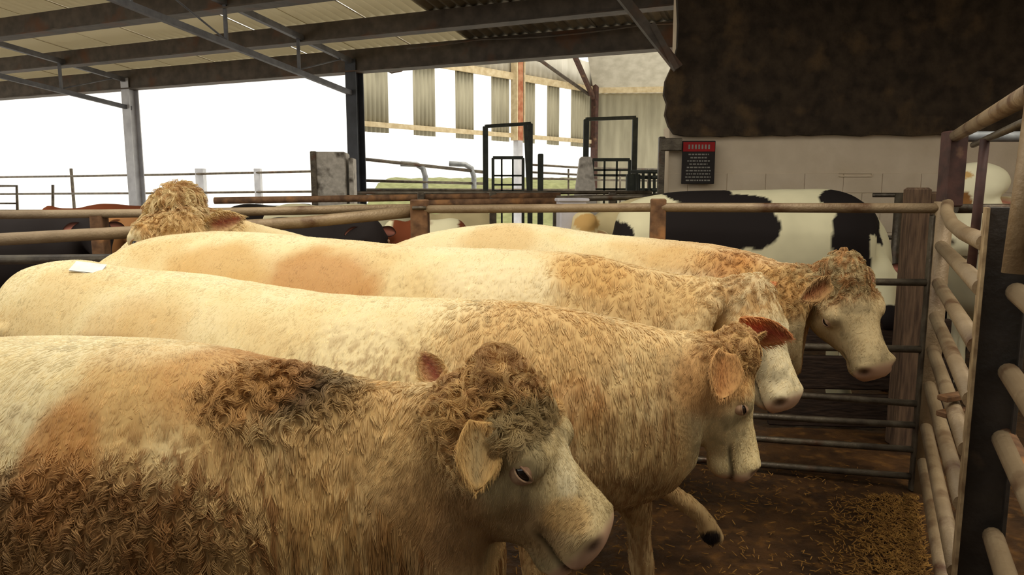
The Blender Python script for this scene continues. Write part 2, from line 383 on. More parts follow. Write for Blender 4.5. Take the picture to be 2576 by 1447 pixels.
# left fence that comes closer
lf = empty('pipe_fence'); tag(lf, 'two-rail pipe fence at the left behind the raised head', 'fence')
l0 = W(-60, 606, 4.95); l1 = W(1035, 533, 5.42)
rail([l0, W(300, 586, 5.12), W(760, 560, 5.38), l1], .044, RAIL, lf)
rail([W(-60, 655, 5.05), W(1035, 640, 5.5)], .035, RAILD, lf)
rail([W(-60, 541, 5.6), W(500, 535, 5.6), W(1035, 524, 5.5)], .034, RAIL, lf)
post(W(250, 560, 5.62), .1, W(250, 532, 5.62).z, RUST, lf)
# fence beyond (second row), mostly at y 480-510
bf = empty('rear_fence'); tag(bf, 'rusty pipe fence in the second row behind the pen', 'fence')
rail([W(540, 505, 7.4), W(1060, 497, 7.4), W(1410, 493, 7.2)], .035, RUST, bf)
rail([W(900, 486, 7.6), W(1640, 484, 7.4)], .018, RAILD, bf)
rail([W(1060, 512, 7.2), W(1400, 506, 7.0)], .035, RUST, bf)
rail([W(1400, 500, 7.1), W(1700, 494, 6.9)], .03, RAILD, bf)
for px in (1060, 1240, 1400, 1540, 1660): post(W(px, 500, 7.3), .07, W(px, 484, 7.3).z, RAILD, bf)
# outdoor yard rails at the far left
yf = empty('yard_fence'); tag(yf, 'galvanised yard fence outside the open side at the left', 'fence')
for y0, y1 in ((447, 431), (489, 482), (530, 530)):
    rail([W(-60, y0, 20), W(400, (y0*5+y1*4)/9, 18.5), W(800, y1, 17)], .028, RAILD, yf)
for px, Y, wd in ((180, 19.3, .06), (330, 18.8, .07), (505, 18.2, .2), (649, 17.6, .15), (-20, 20, .08)):
    p = W(px, 440, Y); post(p, wd, W(px, 424, Y).z, POSTG if wd > .1 else RAILD, yf)
yg = empty('yard_gate'); tag(yg, 'small grey gate in front of the yard fence at far left', 'gate')
rail([W(-40, 468, 16), W(42, 468, 16), W(45, 560, 16)], .03, RAILD, yg)
rail([W(-40, 512, 16), W(44, 512, 16)], .02, RAILD, yg); rail([W(133, 465, 16), W(133, 560, 16)], .03, RAILD, yg, 'gate_post')
# barrier beyond the dark stanchion
hb = empty('barrier'); tag(hb, 'galvanised hooped barrier in front of the grass bank', 'barrier')
rail([W(860, 397, 12.2), W(930, 402, 12.7), W(1215, 433, 13.8)], .03, RAILD, hb)
rail([W(900, 454, 12.5), W(1215, 462, 13.8)], .025, RAILD, hb); rail([W(900, 478, 12.5), W(1640, 479, 13.8)], .028, RAILD, hb)
for px, Y in ((1068, 13.2), (1190, 13.7)):
    rail([W(px-60, 412, Y), W(px-20, 414, Y), W(px-4, 424, Y), W(px+2, 445, Y), Vector((W(px+2, 445, Y).x, Y, 0))], .05, GALV, hb, 'hoop')
yf2 = empty('yard_rail'); tag(yf2, 'thin rails outside beneath the slatted wall', 'fence')
for y0, y1 in ((414, 423), (433, 441), (449, 452)): rail([W(1330, y0, 14.5), W(1480, y1, 15.5), W(1680, y1+4, 16.5)], .022, RAILD, yf2)
for px in (1430, 1560, 1630): rail([W(px, 425, 15.2), W(px, 530, 15.2)], .02, RAILD, yf2, 'upright')

# tall dark gate frames of the race
def gate_frame(name, lab, Y, xl, xr_, yt, inner, bars, r=.035, extra=None):
    e = empty(name, (0, 0, 0)); tag(e, lab, 'gate frame', 'dark tall frames along the cattle race')
    a = W(xl, yt[0], Y); b = W(xr_, yt[1], Y+.3)
    for p in (a, b): post(Vector((p.x, p.y, 0)), r*2, p.z, DGREY, e, name='upright')
    MB().beam(a, b, r*1.3, r*1.3).build('lintel', DGREY, e)
    x0, x1, y0 = inner; c = W(x0, y0, Y-.15); d = W(x1, y0, Y-.15)
    for p in (c, d): post(Vector((p.x, p.y, 0)), r*1.1, p.z, DGREY, e, name='gate_stile')
    MB().beam(c, d, r*1.2, r*1.2).build('gate_rail', DGREY, e)
    for yy in bars[0]: MB().beam(W(x0, yy, Y-.15), W(x1, yy, Y-.15), r*.7, r*.7).build('gate_rail', DGREY, e)
    for xx in bars[1]:
        p = W(xx, y0, Y-.15); MB().beam(p, Vector((p.x, p.y, .1)), r*.7, r*.7).build('gate_bar', DGREY, e)
    return e
g1 = gate_frame('gate_frame', 'tall dark gate frame nearer the dark stanchion', 9.4, 1221, 1334, (318, 311), (1240, 1316, 397), ((442, 465, 480), (1262, 1290)), .034)
MB().beam(W(1322, 314, 9.0), Vector((W(1345, 480, 9.0).x, 9.0, .4)), .04, .05).build('leaning_upright', DGREY, g1)
g2 = gate_frame('gate_frame', 'tall dark gate frame in front of the gable wall', 9.2, 1475, 1598, (300, 296), (1491, 1584, 402), ((428, 441, 476), (1521, 1552)), .034)
m = MB(); p = W(1473, 395, 8.8); 
m.add([Vector((p.x+sx*wd, 8.8+sy*.08, z)) for z, wd in ((0, .22), (1.75, .13), (p.z-.02, .07), (p.z, .05)) for sx, sy in ((-1, -1), (1, -1), (1, 1), (-1, 1))],
      [(3, 2, 1, 0), (12, 13, 14, 15)]+[(r*4+i, r*4+(i+1) % 4, r*4+4+(i+1) % 4, r*4+4+i) for r in range(3) for i in range(4)])
tag(m.build('tapered_post', TANK), 'grey tapered post left of the second tall frame', 'post')
p = W(1360, 387, 9.0); tag(MB().box((p.x, p.y, p.z/2), (.07, .07, p.z), bev=.01).build('short_post', DGREY), 'short dark post between the two tall gate frames', 'post')
# dense dark barrier by the wall end
rb = empty('race_barrier'); tag(rb, 'dark barred barrier at the end of the pale wall', 'barrier')
for yy in (432, 446, 478): rail([W(1590, yy, 8.9), W(1682, yy, 8.4)], .022, DGREY, rb)
for xx in (1602, 1618, 1634, 1646, 1660, 1674): rail([W(xx, 436, 8.6), W(xx, 530, 8.6)], .018, DGREY, rb, 'bar')
p = W(1593, 430, 8.7); MB().box((p.x, p.y, 1.0), (.16, .12, 2.05), bev=.01).build('latch_post', DGREY, rb)
p = W(1665, 350, 8.1); q = MB(); q.box((p.x, p.y, p.z-.35), (.07, .06, .75), bev=.008); q.box((p.x+.1, p.y, p.z-.06), (.24, .07, .14), bev=.008)
tag(q.build('wall_bracket', RAILD), 'grey metal angle bracket at the corner of the pale wall', 'bracket')
# tank, white container, loose things
p = W(832, 384, 10.2); t = empty('water_tank', (p.x, p.y, 0)); tag(t, 'grey block-shaped tank beside the dark stanchion', 'tank')
MB().box((0, 0, p.z/2), (.46, .5, p.z), .1, bev=.02).build('tank_body', TANK, t)
MB().box((-.2, -.02, p.z/2), (.08, .54, p.z+.01), .1, bev=.01).build('side_rib', RAILD, t)
MB().box((.3, 0, p.z/2-.03), (.06, .4, p.z-.1), .1, bev=.01).build('side_rib', TANK, t)
for xx in (878, 888): rail([W(xx, 395, 10.4), Vector((W(xx, 395, 10.4).x, 10.4, 0))], .02, RAILD, t, 'side_pole')
p = W(1438, 503, 6.4); bx = empty('container', (p.x, p.y, 0)); tag(bx, 'white plastic container behind the fence', 'container')
MB().box((0, 0, p.z/2), (.24, .3, p.z), .05, bev=.02).build('tub', WHITEP, bx)
MB().box((0, 0, p.z), (.27, .33, .03), .05, bev=.008).build('lid', WHITEP, bx)

# ------------------------------------------------------------------ right-hand fence coming toward the camera
P1 = W(2374, 520, 4.2); VX = .503
def RF(Y, z, off=0): return Vector((P1.x-VX*(P1.y-Y)+off, Y, z))
rf = empty('side_fence'); tag(rf, 'heavy pipe fence running toward the viewer on the right', 'fence')
z0 = W(2387, 330, 4.2).z; zf = W(2387, 520, 4.2).z
MB().box((P1.x+.03, P1.y, (z0+zf)/2), (.105, .1, z0-zf), bev=.008).build('post', REDP, rf)
MB().tube([(P1.x+.0, P1.y, 0), (P1.x+.0, P1.y, zf+.03)], .052, 14).build('post', RAIL, rf)
YP2 = 2.47
for z, zz in ((1.75, 1.66), (1.52, 1.50), (1.30, 1.29), (1.10, 1.09), (.90, .90), (.68, .69), (.42, .42), (.2, .2)):
    a = RF(P1.y, z); b = RF(YP2+.05, zz)
    if z > 1.7: pts = [a+Vector((.02, 0, .02)), a.lerp(b, .12)+Vector((0, 0, -.02)), a.lerp(b, .3)+Vector((0, 0, -.05)), a.lerp(b, .6)+Vector((0, 0, -.04)), b]
    else: pts = [a, b]
    rail(pts, .033, RAIL, rf)
# H-section post
p2 = RF(YP2, 0, .06); zt = W(2500, 522, YP2).z
hp = empty('steel_stanchion', (p2.x, p2.y, 0)); tag(hp, 'dark heavy steel H post in the fence at right', 'post')
hr_ = -.50
MB().box((.0, 0, zt/2), (.125, .012, zt), hr_, bev=.002).build('web', STEEL, hp)
for sg_, mt_ in ((-1, FLANGE), (1, STEEL)):
    MB().box((sg_*.066*math.cos(hr_), sg_*.066*math.sin(hr_), zt/2), (.012, .12, zt), hr_, bev=.002).build('flange', mt_, hp)
# nearer rails right of it
for z in (1.70, 1.50, 1.22, .98, .62):
    rail([RF(YP2-.06, z, .1), RF(1.0, z-.02, .1)], .034, RAIL, rf)
rail([RF(2.9, .98, .12), RF(1.6, .98, .12)], .03, RUST, rf)
# tall pipe and upper rail
tp = RF(2.12, 0, .018); ztp = W(2560, 190, 2.12).z
MB().tube([(tp.x+.005, tp.y, 1.6), (tp.x+.03, tp.y, ztp)], .031, 14).build('tall_post', RAIL, rf)
MB().tube([(tp.x+.03, tp.y-.005, ztp-.03), (tp.x+.03, tp.y-.005, ztp+.03)], .042, 14).build('collar', STEEL, rf)
rail([RF(P1.y, z0-.03, .03), Vector((tp.x+.02, tp.y, ztp-.04))], .032, RAIL, rf, 'upper_rail')
rail([RF(3.5, z0-.12, .05), Vector((tp.x+.02, tp.y, ztp-.12))], .014, RAILD, rf, 'upper_rail')
a = W(2478, 350, 3.0); rail([a, Vector((a.x-.01, a.y, 1.5))], .018, REDP, rf, 'thin_upright')
rail([W(2405, 344, 4.25), W(2660, 344, 4.25)], .03, GALV, rf, 'cross_rail')
rail([W(2405, 525, 4.3), W(2660, 524, 4.3)], .028, RAILD, rf, 'cross_rail')
# hinge bracket
hg = MB(); c = RF(3.0, .96, -.0); 
for dz in (0, -.07): hg.box((c.x-.0, c.y, c.z+dz), (.16, .05, .025), .4, bev=.004)
tag(hg.build('hinge', RUST, rf))
# timber posts beyond
for i, (px, py, Y, wd, lab) in enumerate(((2309, 472, 5.0, .13, 'weathered timber post behind the corner, left of two'), (2345, 482, 5.1, .11, 'darker weathered timber post nearest the corner post'))):
    p = W(px, py, Y); tag(MB().box((p.x, Y, p.z/2), (wd, .14, p.z), .05*i, bev=.015).build('timber_post', SLEEPER), lab, 'post')
# inner gate near the Holstein
ig = empty('inner_gate'); tag(ig, 'thin pipe gate beside the Holstein behind the fence', 'gate')
for yy in (491, 598, 720, 800): rail([W(2195, yy, 6.5), W(2300, yy, 6.4)], .02, RAILD, ig)
for xx in (2262,): rail([W(xx, 487, 6.43), Vector((W(xx, 487, 6.43).x, 6.43, 0))], .035, RAILD, ig, 'stile')
# timber kickboards low behind the fence at right
for i in range(3):
    m = MB().box((2.7-.05*i, 5.35, .15+i*.3), (1.4, .05, .26), -.08, bev=.01); tag(m.build('kick_board', BOARD), ['lowest', 'middle', 'topmost'][i]+' of three dark timber boards low behind the fence', 'board', 'kick boards low behind the fence')

# straw on the floor near the side fence
st = MB()
for i in range(4800):
    if i < 3900: Y = random.uniform(2.6, 4.1); x = P1.x-VX*(P1.y-Y)-abs(random.gauss(0, .2))-.02
    else: Y = random.uniform(3.0, 4.6); x = random.uniform(0, 2.3)
    a = random.uniform(0, 3.14); l = random.uniform(.015, .05)
    st.beam((x, Y, .012+random.random()*.012), (x+l*math.cos(a), Y+l*math.sin(a), .012+random.random()*.016), .004, .003)
tag(st.build('straw', STRAW), 'loose golden straw scattered over the dark floor by the side fence', 'straw', kind='stuff')

#CATTLE
# ================================================================== CATTLE
def catmull(K, sub):
    """smooth resampling of rows of numbers"""
    K = np.asarray(K, float); out = []
    P = np.vstack([2*K[0]-K[1], K, 2*K[-1]-K[-2]])
    for i in range(1, len(P)-2):
        p0, p1, p2, p3 = P[i-1], P[i], P[i+1], P[i+2]
        for j in range(sub):
            t = j/sub; out.append(.5*(2*p1+(p2-p0)*t+(2*p0-5*p1+4*p2-p3)*t*t+(3*p1-p0-3*p2+p3)*t**3))
    out.append(P[-2]); return np.array(out)
def loft(rings):
    v = []; f = []; n = len(rings[0])
    for r in rings: v += [tuple(p) for p in r]
    for i in range(len(rings)-1):
        for k in range(n): f.append((i*n+k, i*n+(k+1) % n, (i+1)*n+(k+1) % n, (i+1)*n+k))
    for b, rev in ((0, True), ((len(rings)-1)*n, False)):
        c = np.mean(np.array(v[b:b+n]), axis=0); v.append(tuple(c)); ci = len(v)-1
        for k in range(n):
            f.append((b+(k+1) % n, b+k, ci) if rev else (b+k, b+(k+1) % n, ci))
    return v, f
def se(a, e): return math.copysign(abs(a)**(2/e), a)
HT = [(-.09, -.06, -.20, .075), (-.05, -.022, -.24, .10), (.04, .012, -.275, .118), (.15, .028, -.292, .128), (.28, .026, -.300, .138),
      (.38, .014, -.292, .134), (.50, .0, -.262, .108), (.62, -.004, -.222, .090), (.74, -.004, -.190, .080), (.84, -.004, -.176, .083), (.92, -.010, -.170, .088), (.98, -.030, -.160, .083), (1.03, -.06, -.145, .055)]
class Head:
    def __init__(s, P, M, roll=0, L=None, scale=1, eye=.36, en=-.068):
        s.en = en; s.ga = np.array([-2, 0, .36, 1, 3]); s.gb = np.array([-2, 0, eye, 1, 3])
        s.P = Vector(P); s.M = Vector(M); d = s.M-s.P; s.L = L or d.length; s.u = d.normalized(); s.k = s.L/.55*scale
        s0 = Vector((s.u.y, -s.u.x, 0)).normalized(); n = s0.cross(s.u); R = Matrix.Rotation(roll, 3, s.u); s.s = R@s0; s.n = R@n
    def at(s, t, n, d): return s.P+s.u*(float(np.interp(t, s.ga, s.gb))*s.L)+s.n*(n*s.k)+s.s*(d*s.k)
    def local(s, X):
        X = np.asarray(X)-np.array(s.P); return np.interp(X@np.array(s.u)/s.L, s.gb, s.ga), X@np.array(s.n)/s.k, X@np.array(s.s)/s.k
def edges_of(me):
    e = np.empty(len(me.edges)*2, np.int64); me.edges.foreach_get('vertices', e); return e.reshape(-1, 2)
def get_v(me):
    v = np.empty(len(me.vertices)*3); me.vertices.foreach_get('co', v); return v.reshape(-1, 3)
def get_n(me):
    v = np.empty(len(me.vertices)*3); me.vertices.foreach_get('normal', v); return v.reshape(-1, 3)
def smooth(V, E, it, lam=.5):
    n = len(V); deg = np.bincount(E.ravel(), minlength=n).astype(float)[:, None]
    for _ in range(it):
        A = np.stack([np.bincount(E[:, 0], V[E[:, 1], k], n)+np.bincount(E[:, 1], V[E[:, 0], k], n) for k in range(3)], 1)
        V = V+lam*(A/np.maximum(deg, 1)-V)
    return V
FRONT = [(0, .86, .12), (-.02, .70, .105), (0, .50, .07), (.005, .45, .068), (0, .34, .048), (0, .2, .05), (.02, .14, .056), (.04, .07, .058), (.055, .0, .068)]
HIND = [(.05, .98, .2), (.1, .78, .17), (.0, .62, .11), (-.1, .53, .075), (-.11, .46, .068), (-.09, .32, .05), (-.07, .19, .052), (-.04, .12, .056), (-.02, .06, .058), (0, .0, .066)]
def ear_mesh(root, tip, face, wd, col_out, col_in, seed):
    """leaf-shaped cupped ear with thickness; face = where the opening looks"""
    root = Vector(root); tip = Vector(tip); a = (tip-root); L = a.length; a.normalize()
    f = (Vector(face)-a*Vector(face).dot(a)).normalized(); b = a.cross(f).normalized(); nu, nv = 15, 11; V = []; C = []; Fc = []
    for layer in (0, 1):
        for i in range(nu):
            s = i/(nu-1); w_ = wd*(.36+.64*math.sin(math.pi*min(1, s*.9+.05))**.9)*math.sqrt(max(.003, 1-s**4.5)) if s < 1 else wd*.05
            for j in range(nv):
                q = j/(nv-1)*2-1; cup = (q*q)*.6*w_*(1-.4*s)+.02*s*s
                p = root+a*(L*s)+b*(q*w_)+f*(cup-(.014*(1-.5*s)*(1-q*q*.6) if layer else 0))
                V.append(tuple(p)); k = (1-abs(q))*sm(0, .2, s)*sm(1.02, .85, s)
                C.append(tuple(np.array(col_out)*(1-k)+np.array(col_in)*k) if not layer else tuple(col_out))
    o = nu*nv
    for i in range(nu-1):
        for j in range(nv-1):
            c = i*nv+j; Fc += [(c, c+1, c+nv+1, c+nv), (o+c, o+c+nv, o+c+nv+1, o+c+1)]
    for i in range(nu-1):
        c = i*nv; Fc += [(c, c+nv, o+c+nv, o+c), (c+nv-1, o+c+nv-1, o+c+2*nv-1, c+2*nv-1)]
    for j in range(nv-1):
        c = (nu-1)*nv+j; Fc += [(c, c+1, o+c+1, o+c), (j, o+j, o+j+1, j+1)]
    me = D.meshes.new('ear'); me.from_pydata(V, [], Fc); me.polygons.foreach_set('use_smooth', [True]*len(Fc)); me.update()
    set_col(me, np.array(C)); return me, L, a
def set_col(me, C, dom='POINT'):
    at = me.attributes.new('col', 'FLOAT_COLOR', dom); A = np.ones((len(C), 4), np.float32); A[:, :3] = np.clip(C, 0, 1)
    at.data.foreach_set('color', A.ravel())
def cattle(name, label, st, head, colf, vox=.014, legs=None, hair=0, hr=.0009, ears=(), cat='bull', group=None, front=.72, hind=.1, zs=1.0, mop=0.0, hstyle=None, seed=1, eyes=(1, -1), nar=.28, tail=True, custom_legs=(), skip=(), earcol=None, disp=.006, cseed=3):
    rows = []
    for r in st:
        p = r[0] if isinstance(r[0], Vector) else W(*r[:3]); rows.append((p.x, p.y, p.z, r[-2], r[-1]))
    K = catmull(rows, 4); N = len(K); T = np.gradient(K[:, :3], axis=0); T[:, 2] = 0; T /= np.linalg.norm(T, axis=1)[:, None]
    rings = []; n = 32
    def ringat(i, sc=1.0, back=0.0):
        x, y, z, wd, dp = K[i]; t = T[i]; sd = np.array([t[1], -t[0], 0]); c = np.array([x, y, z-dp/2])-t*back; r = []
        for k in range(n):
            a = 2*math.pi*k/n; ca, sa = math.cos(a), math.sin(a)
            up = sa*.5+.5; wm = 1-nar*max(0, (sa-.15))-.22*max(0, -sa-.35)
            r.append(c+sd*(wd*sc*wm*se(ca, 2.35))+np.array([0, 0, dp/2*sc*se(sa, 2.25)]))
        return r
    rings.append(ringat(0, .55, .09)); rings.append(ringat(0, .85, .05))
    for i in range(N): rings.append(ringat(i))
    V, Fc = loft(rings); allv = list(V); allf = list(Fc)
    def addl(v, f):
        b = len(allv); allv.extend(v); allf.extend(tuple(i+b for i in q) for q in f)
    # bridge from the last neck ring into the head
    if head:
        hk = catmull(HT, 3); hr_ = []
        for t, tp, bt, wd in hk:
            c = (tp+bt)/2; h = (tp-bt)/2; r = []
            for k in range(24):
                a = 2*math.pi*k/24; ca, sa = math.cos(a), math.sin(a); wm = 1-.38*max(0, -sa-.1)-.12*max(0, sa-.3)
                r.append(np.array(head.at(t, c+h*se(sa, 2.3), wd*wm*se(ca, 2.4))))
            hr_.append(r)
        addl(*loft(hr_))
        last = np.array(ringat(N-1)); a0 = last.mean(0)
        nk = []
        r1 = [np.array(head.at(.06, -.145+.135*math.sin(2*math.pi*k/n), .112*math.cos(2*math.pi*k/n))) for k in range(n)]
        # align the ring start so that the bridge does not twist
        r1 = np.array(r1); best = min(((np.sum((np.roll(q, s, 0)-r1.mean(0)-(last-a0))**2), s, j) for j, q in enumerate((r1, r1[::-1])) for s in range(n)))
        r1 = np.roll((r1, r1[::-1])[best[2]], best[1], 0)
        for s in np.linspace(0, 1, 6): nk.append(list(last*(1-s)+r1*s))
        addl(*loft(nk))
        def ball(c, r, sc=(1, 1, 1)):
            rr = []
            for i in range(1, 8):
                ph = math.pi*i/8; rr.append([np.array(head.at(c[0]+r*sc[0]*math.cos(ph)/head.L*head.k, c[1]+r*sc[1]*math.sin(ph)*math.sin(2*math.pi*k/16), c[2]+r*sc[2]*math.sin(ph)*math.cos(2*math.pi*k/16))) for k in range(16)])
            addl(*loft(rr))
        for d in (1, -1):
            ball((.32, head.en+.012, d*.108), .048, (1.2, .9, .85))       # brow
            ball((.2, -.2, d*.075), .075, (1.3, 1, .6))            # cheek
            ball((.90, -.06, d*.055), .043, (1.0, 1, .9))           # nostril wing
        ball((.86, -.160, 0), .055, (1.2, .75, 1.1))                # chin
        if mop: ball((.02, .0, 0), .10*mop, (.8, .7, 1.1)); ball((.1, .015, 0), .09*mop, (.9, .5, 1.1))
    # legs
    def leg(i, side, prof, mirror=1):
        x, y, z, wd, dp = K[i]; t = T[i]; sd = np.array([t[1], -t[0], 0]); rr = []
        zr = (z-dp*.45)/ .86 if prof is FRONT else (z-dp*.35)/.98
        for fo, zz, r in prof:
            zz = zz*(zr if zz > .3 else (1*(1-zz/.3)+zr*zz/.3)); c = np.array([x, y, 0])+sd*side*(wd*.42 if zz > .8 else wd*.47)+t*fo; c[2] = max(zz, .0)
            rr.append([c+np.array([t[0]*math.cos(a)*r*1.12+sd[0]*math.sin(a)*r*.92, t[1]*math.cos(a)*r*1.12+sd[1]*math.sin(a)*r*.92, 0]) for a in [2*math.pi*k/14 for k in range(14)]])
        addl(*loft(rr))
    fi = int(front*(N-1)); hi = int(hind*(N-1))
    for nm, i, pr in (('f', fi, FRONT), ('h', hi, HIND)):
        for sdn in (1, -1):
            if nm+str(sdn) not in skip: leg(i, sdn, pr)
    for pts in custom_legs:
        k = catmull([(p.x, p.y, p.z, r) for p, r in pts], 3); rr = []
        tt = np.gradient(k[:, :3], axis=0)
        for q, t in zip(k, tt):
            t = Vector(t).normalized(); a_ = t.orthogonal().normalized() if abs(t.z) < .3 else Vector((1, 0, 0)); b_ = t.cross(a_).normalized(); a_ = b_.cross(t).normalized()
            rr.append([q[:3]+np.array(a_*(math.cos(a)*q[3])+b_*(math.sin(a)*q[3])) for a in [2*math.pi*j/14 for j in range(14)]])
        addl(*loft(rr))
    if tail and K[0][3] > 0:
        x, y, z, wd, dp = K[0]; t = T[0]; tp = []
        for s, zz, r in ((.0, .02, .045), (-.13, -.06, .035), (-.17, -.25, .028), (-.17, -.55, .024), (-.16, -.8, .035), (-.16, -.95, .03)):
            c = np.array([x, y, z+zz-.02])+t*s; c[2] = max(c[2], .25); sd = np.array([t[1], -t[0], 0]); tp.append([c+(t*math.cos(a)+sd*math.sin(a))*r for a in [2*math.pi*k/10 for k in range(10)]])
        addl(*loft(tp))
    me = D.meshes.new('raw'); me.from_pydata([tuple(map(float, p)) for p in allv], [], allf); me.update()
    ro = D.objects.new('raw', me); COL.objects.link(ro)
    md = ro.modifiers.new('r', 'REMESH'); md.mode = 'VOXEL'; md.voxel_size = vox
    dg = bpy.context.evaluated_depsgraph_get(); ev = ro.evaluated_get(dg); m2 = D.meshes.new_from_object(ev)
    D.objects.remove(ro); D.meshes.remove(me)
    V = get_v(m2); E = edges_of(m2); V = smooth(V, E, max(3, int(.085/vox)))
    # fine shape: folds, dimples, eye sockets
    m2.vertices.foreach_set('co', V.ravel()); m2.update(); Nn = get_n(m2)
    amp = disp*(fbm(V*np.array([1, 1, .45]), 5, seed, 3)-.5)*2
    if hair:
        qv = ((V[:, :2]-K[0, :2])@(K[-1, :2]-K[0, :2]))/float((K[-1, :2]-K[0, :2])@(K[-1, :2]-K[0, :2]))
        amp += .012*(streakn(V, cseed)-.5)*sm(.45, .7, qv)*sm(0, .12, np.interp(np.clip(qv, 0, 1), np.linspace(0, 1, N), K[:, 2])-V[:, 2])
    if head:
        ht, hn, hs = head.local(V); face = sm(.1, .3, ht)*(np.abs(hs) < .25)*(hn > -.4)*(ht < 1.2)
        amp *= 1-.7*face
        for d in (1, -1):
            q = ((ht-.36)*.55)**2+(hn-head.en)**2+(hs-d*.128)**2; amp -= .016*np.exp(-q/.020**2)
            q = ((ht-.955)*.55)**2+(hn+.055)**2+(hs-d*.066)**2; amp -= .024*np.exp(-q/.018**2)
        mouth = np.exp(-((hn+.132+.05*(ht-.85))/.009)**2)*sm(.62, .75, ht)*(ht < 1.2)*(np.abs(hs) < .2); amp -= .010*mouth
    V = V+Nn*amp[:, None]
    m2.vertices.foreach_set('co', V.ravel()); m2.polygons.foreach_set('use_smooth', [True]*len(m2.polygons)); m2.update(); Nn = get_n(m2)
    spine = K[:, :3]; qd = KDTree(N)
    for i in range(N): qd.insert((spine[i][0], spine[i][1], 0), i)
    qd.balance()
    # station fraction of any point: projection on the spine's chord
    ch = spine[-1, :2]-spine[0, :2]; CL = float(ch@ch)
    def qf(X): return ((X[:, :2]-spine[0, :2])@ch)/CL
    topz = lambda q: np.interp(np.clip(q, 0, 1), qf(spine), spine[:, 2])
    def info(X):
        q = qf(X); dz = topz(q)-X[:, 2]
        if head: a, b, c = head.local(X)
        else: a = b = c = np.full(len(X), -9.)
        inh = (a > -.15) & (a < 1.3) & (b > -.31) & (b < .2) & (np.abs(c) < .3)
        return dict(q=q, dz=dz, t=a, n=b, s=c, head=inh)
    I = info(V); C = colf(V, I)
    if head:
        for d in (1, -1):
            q = ((I['t']-.955)*.55)**2+(I['n']+.055)**2+(I['s']-d*.066)**2; k = np.exp(-q/.019**2)[:, None]; C = C*(1-.95*k)+np.array([.03, .012, .01])*.95*k
        C = C*(1-.85*mouth[:, None])
    hz = sm(.085, .06, V[:, 2])[:, None]; C = C*(1-hz)+np.array([.045, .03, .02])*hz
    set_col(m2, C); m2.name = 'body'
    gx = (spine[0]+spine[-1])/2
    root = empty(name, (float(gx[0]), float(gx[1]), 0)); tag(root, label, cat, group)
    body = link('body', m2, HIDE); adopt(body, root)
    parts = []
    base = np.median(C, axis=0)
    if head:
        for d in eyes:
            c = head.at(.36, head.en, d*.120); r = .021*head.k
            me = MB(); rr = []
            for i in range(1, 10):
                ph = math.pi*i/10; rr.append([np.array(c)+r*np.array([math.sin(ph)*math.cos(2*math.pi*k/16), math.sin(ph)*math.sin(2*math.pi*k/16), math.cos(ph)]) for k in range(16)])
            v, f = loft(rr); me.add(v, f, True); adopt(me.build('eye', EYE), root)
            out = (head.s*d+head.n*.25+head.u*.12).normalized(); x_ = head.u-out*head.u.dot(out); x_.normalize(); y_ = out.cross(x_)
            if y_.dot(head.n) < 0: y_ = -y_
            me = MB(); na, nb = 13, 5
            for sgn, bo in ((1, 14), (-1, 30)):
                vs = []
                for i in range(na):
                    al = math.radians(-78+156*i/(na-1)); b0 = bo*math.cos(al*1.1)
                    for j in range(nb):
                        be = math.radians(sgn*(b0+(86-b0)*j/(nb-1))); rr_ = r*(1.16+.06*j)
                        dr_ = (out*math.cos(al)+x_*math.sin(al))*math.cos(be)+y_*math.sin(be); vs.append(c+dr_*rr_)
                me.add(vs, [(i*nb+j, i*nb+j+1, i*nb+nb+j+1, i*nb+nb+j)[::sgn] for i in range(na-1) for j in range(nb-1)], True)
                rim = [vs[i*nb] for i in range(na)]; me.tube(rim, r*.11, 6)
            adopt(me.build('eyelid', LID), root)
    ed = []
    for er in ears:
        rt, tipp, fc, wd, ci = er
        rt = head.at(*rt) if not isinstance(rt, Vector) else rt
        if not isinstance(tipp, Vector): tipp = head.at(*tipp)
        co_ = np.array(earcol) if earcol is not None else colf(np.array([tuple(rt)]), info(np.array([tuple(rt)])))[0]
        me, L, a = ear_mesh(rt, tipp, fc, wd, co_, ci, seed); eo = link('ear', me, HIDE); adopt(eo, root); ed.append((me, a, L))
    if hair: coat(body, m2, hair, hr, info, colf, T.mean(0), hstyle, seed, head, ed)
    return root
def tri_sample(me, n, rng, weight=None):
    me.calc_loop_triangles(); t = np.empty(len(me.loop_triangles)*3, np.int64); me.loop_triangles.foreach_get('vertices', t); t = t.reshape(-1, 3)
    V = get_v(me); Nn = get_n(me); a, b, c = V[t[:, 0]], V[t[:, 1]], V[t[:, 2]]; ar = np.linalg.norm(np.cross(b-a, c-a), axis=1)
    if weight is not None: ar = ar*weight((a+b+c)/3, (Nn[t].mean(1)))
    i = rng.choice(len(t), n, p=ar/ar.sum()); r1 = np.sqrt(rng.random(n))[:, None]; r2 = rng.random(n)[:, None]
    P = (1-r1)*a[i]+r1*(1-r2)*b[i]+r1*r2*c[i]; Q = (1-r1)*Nn[t[i, 0]]+r1*(1-r2)*Nn[t[i, 1]]+r1*r2*Nn[t[i, 2]]
    return P, Q/np.linalg.norm(Q, axis=1)[:, None]
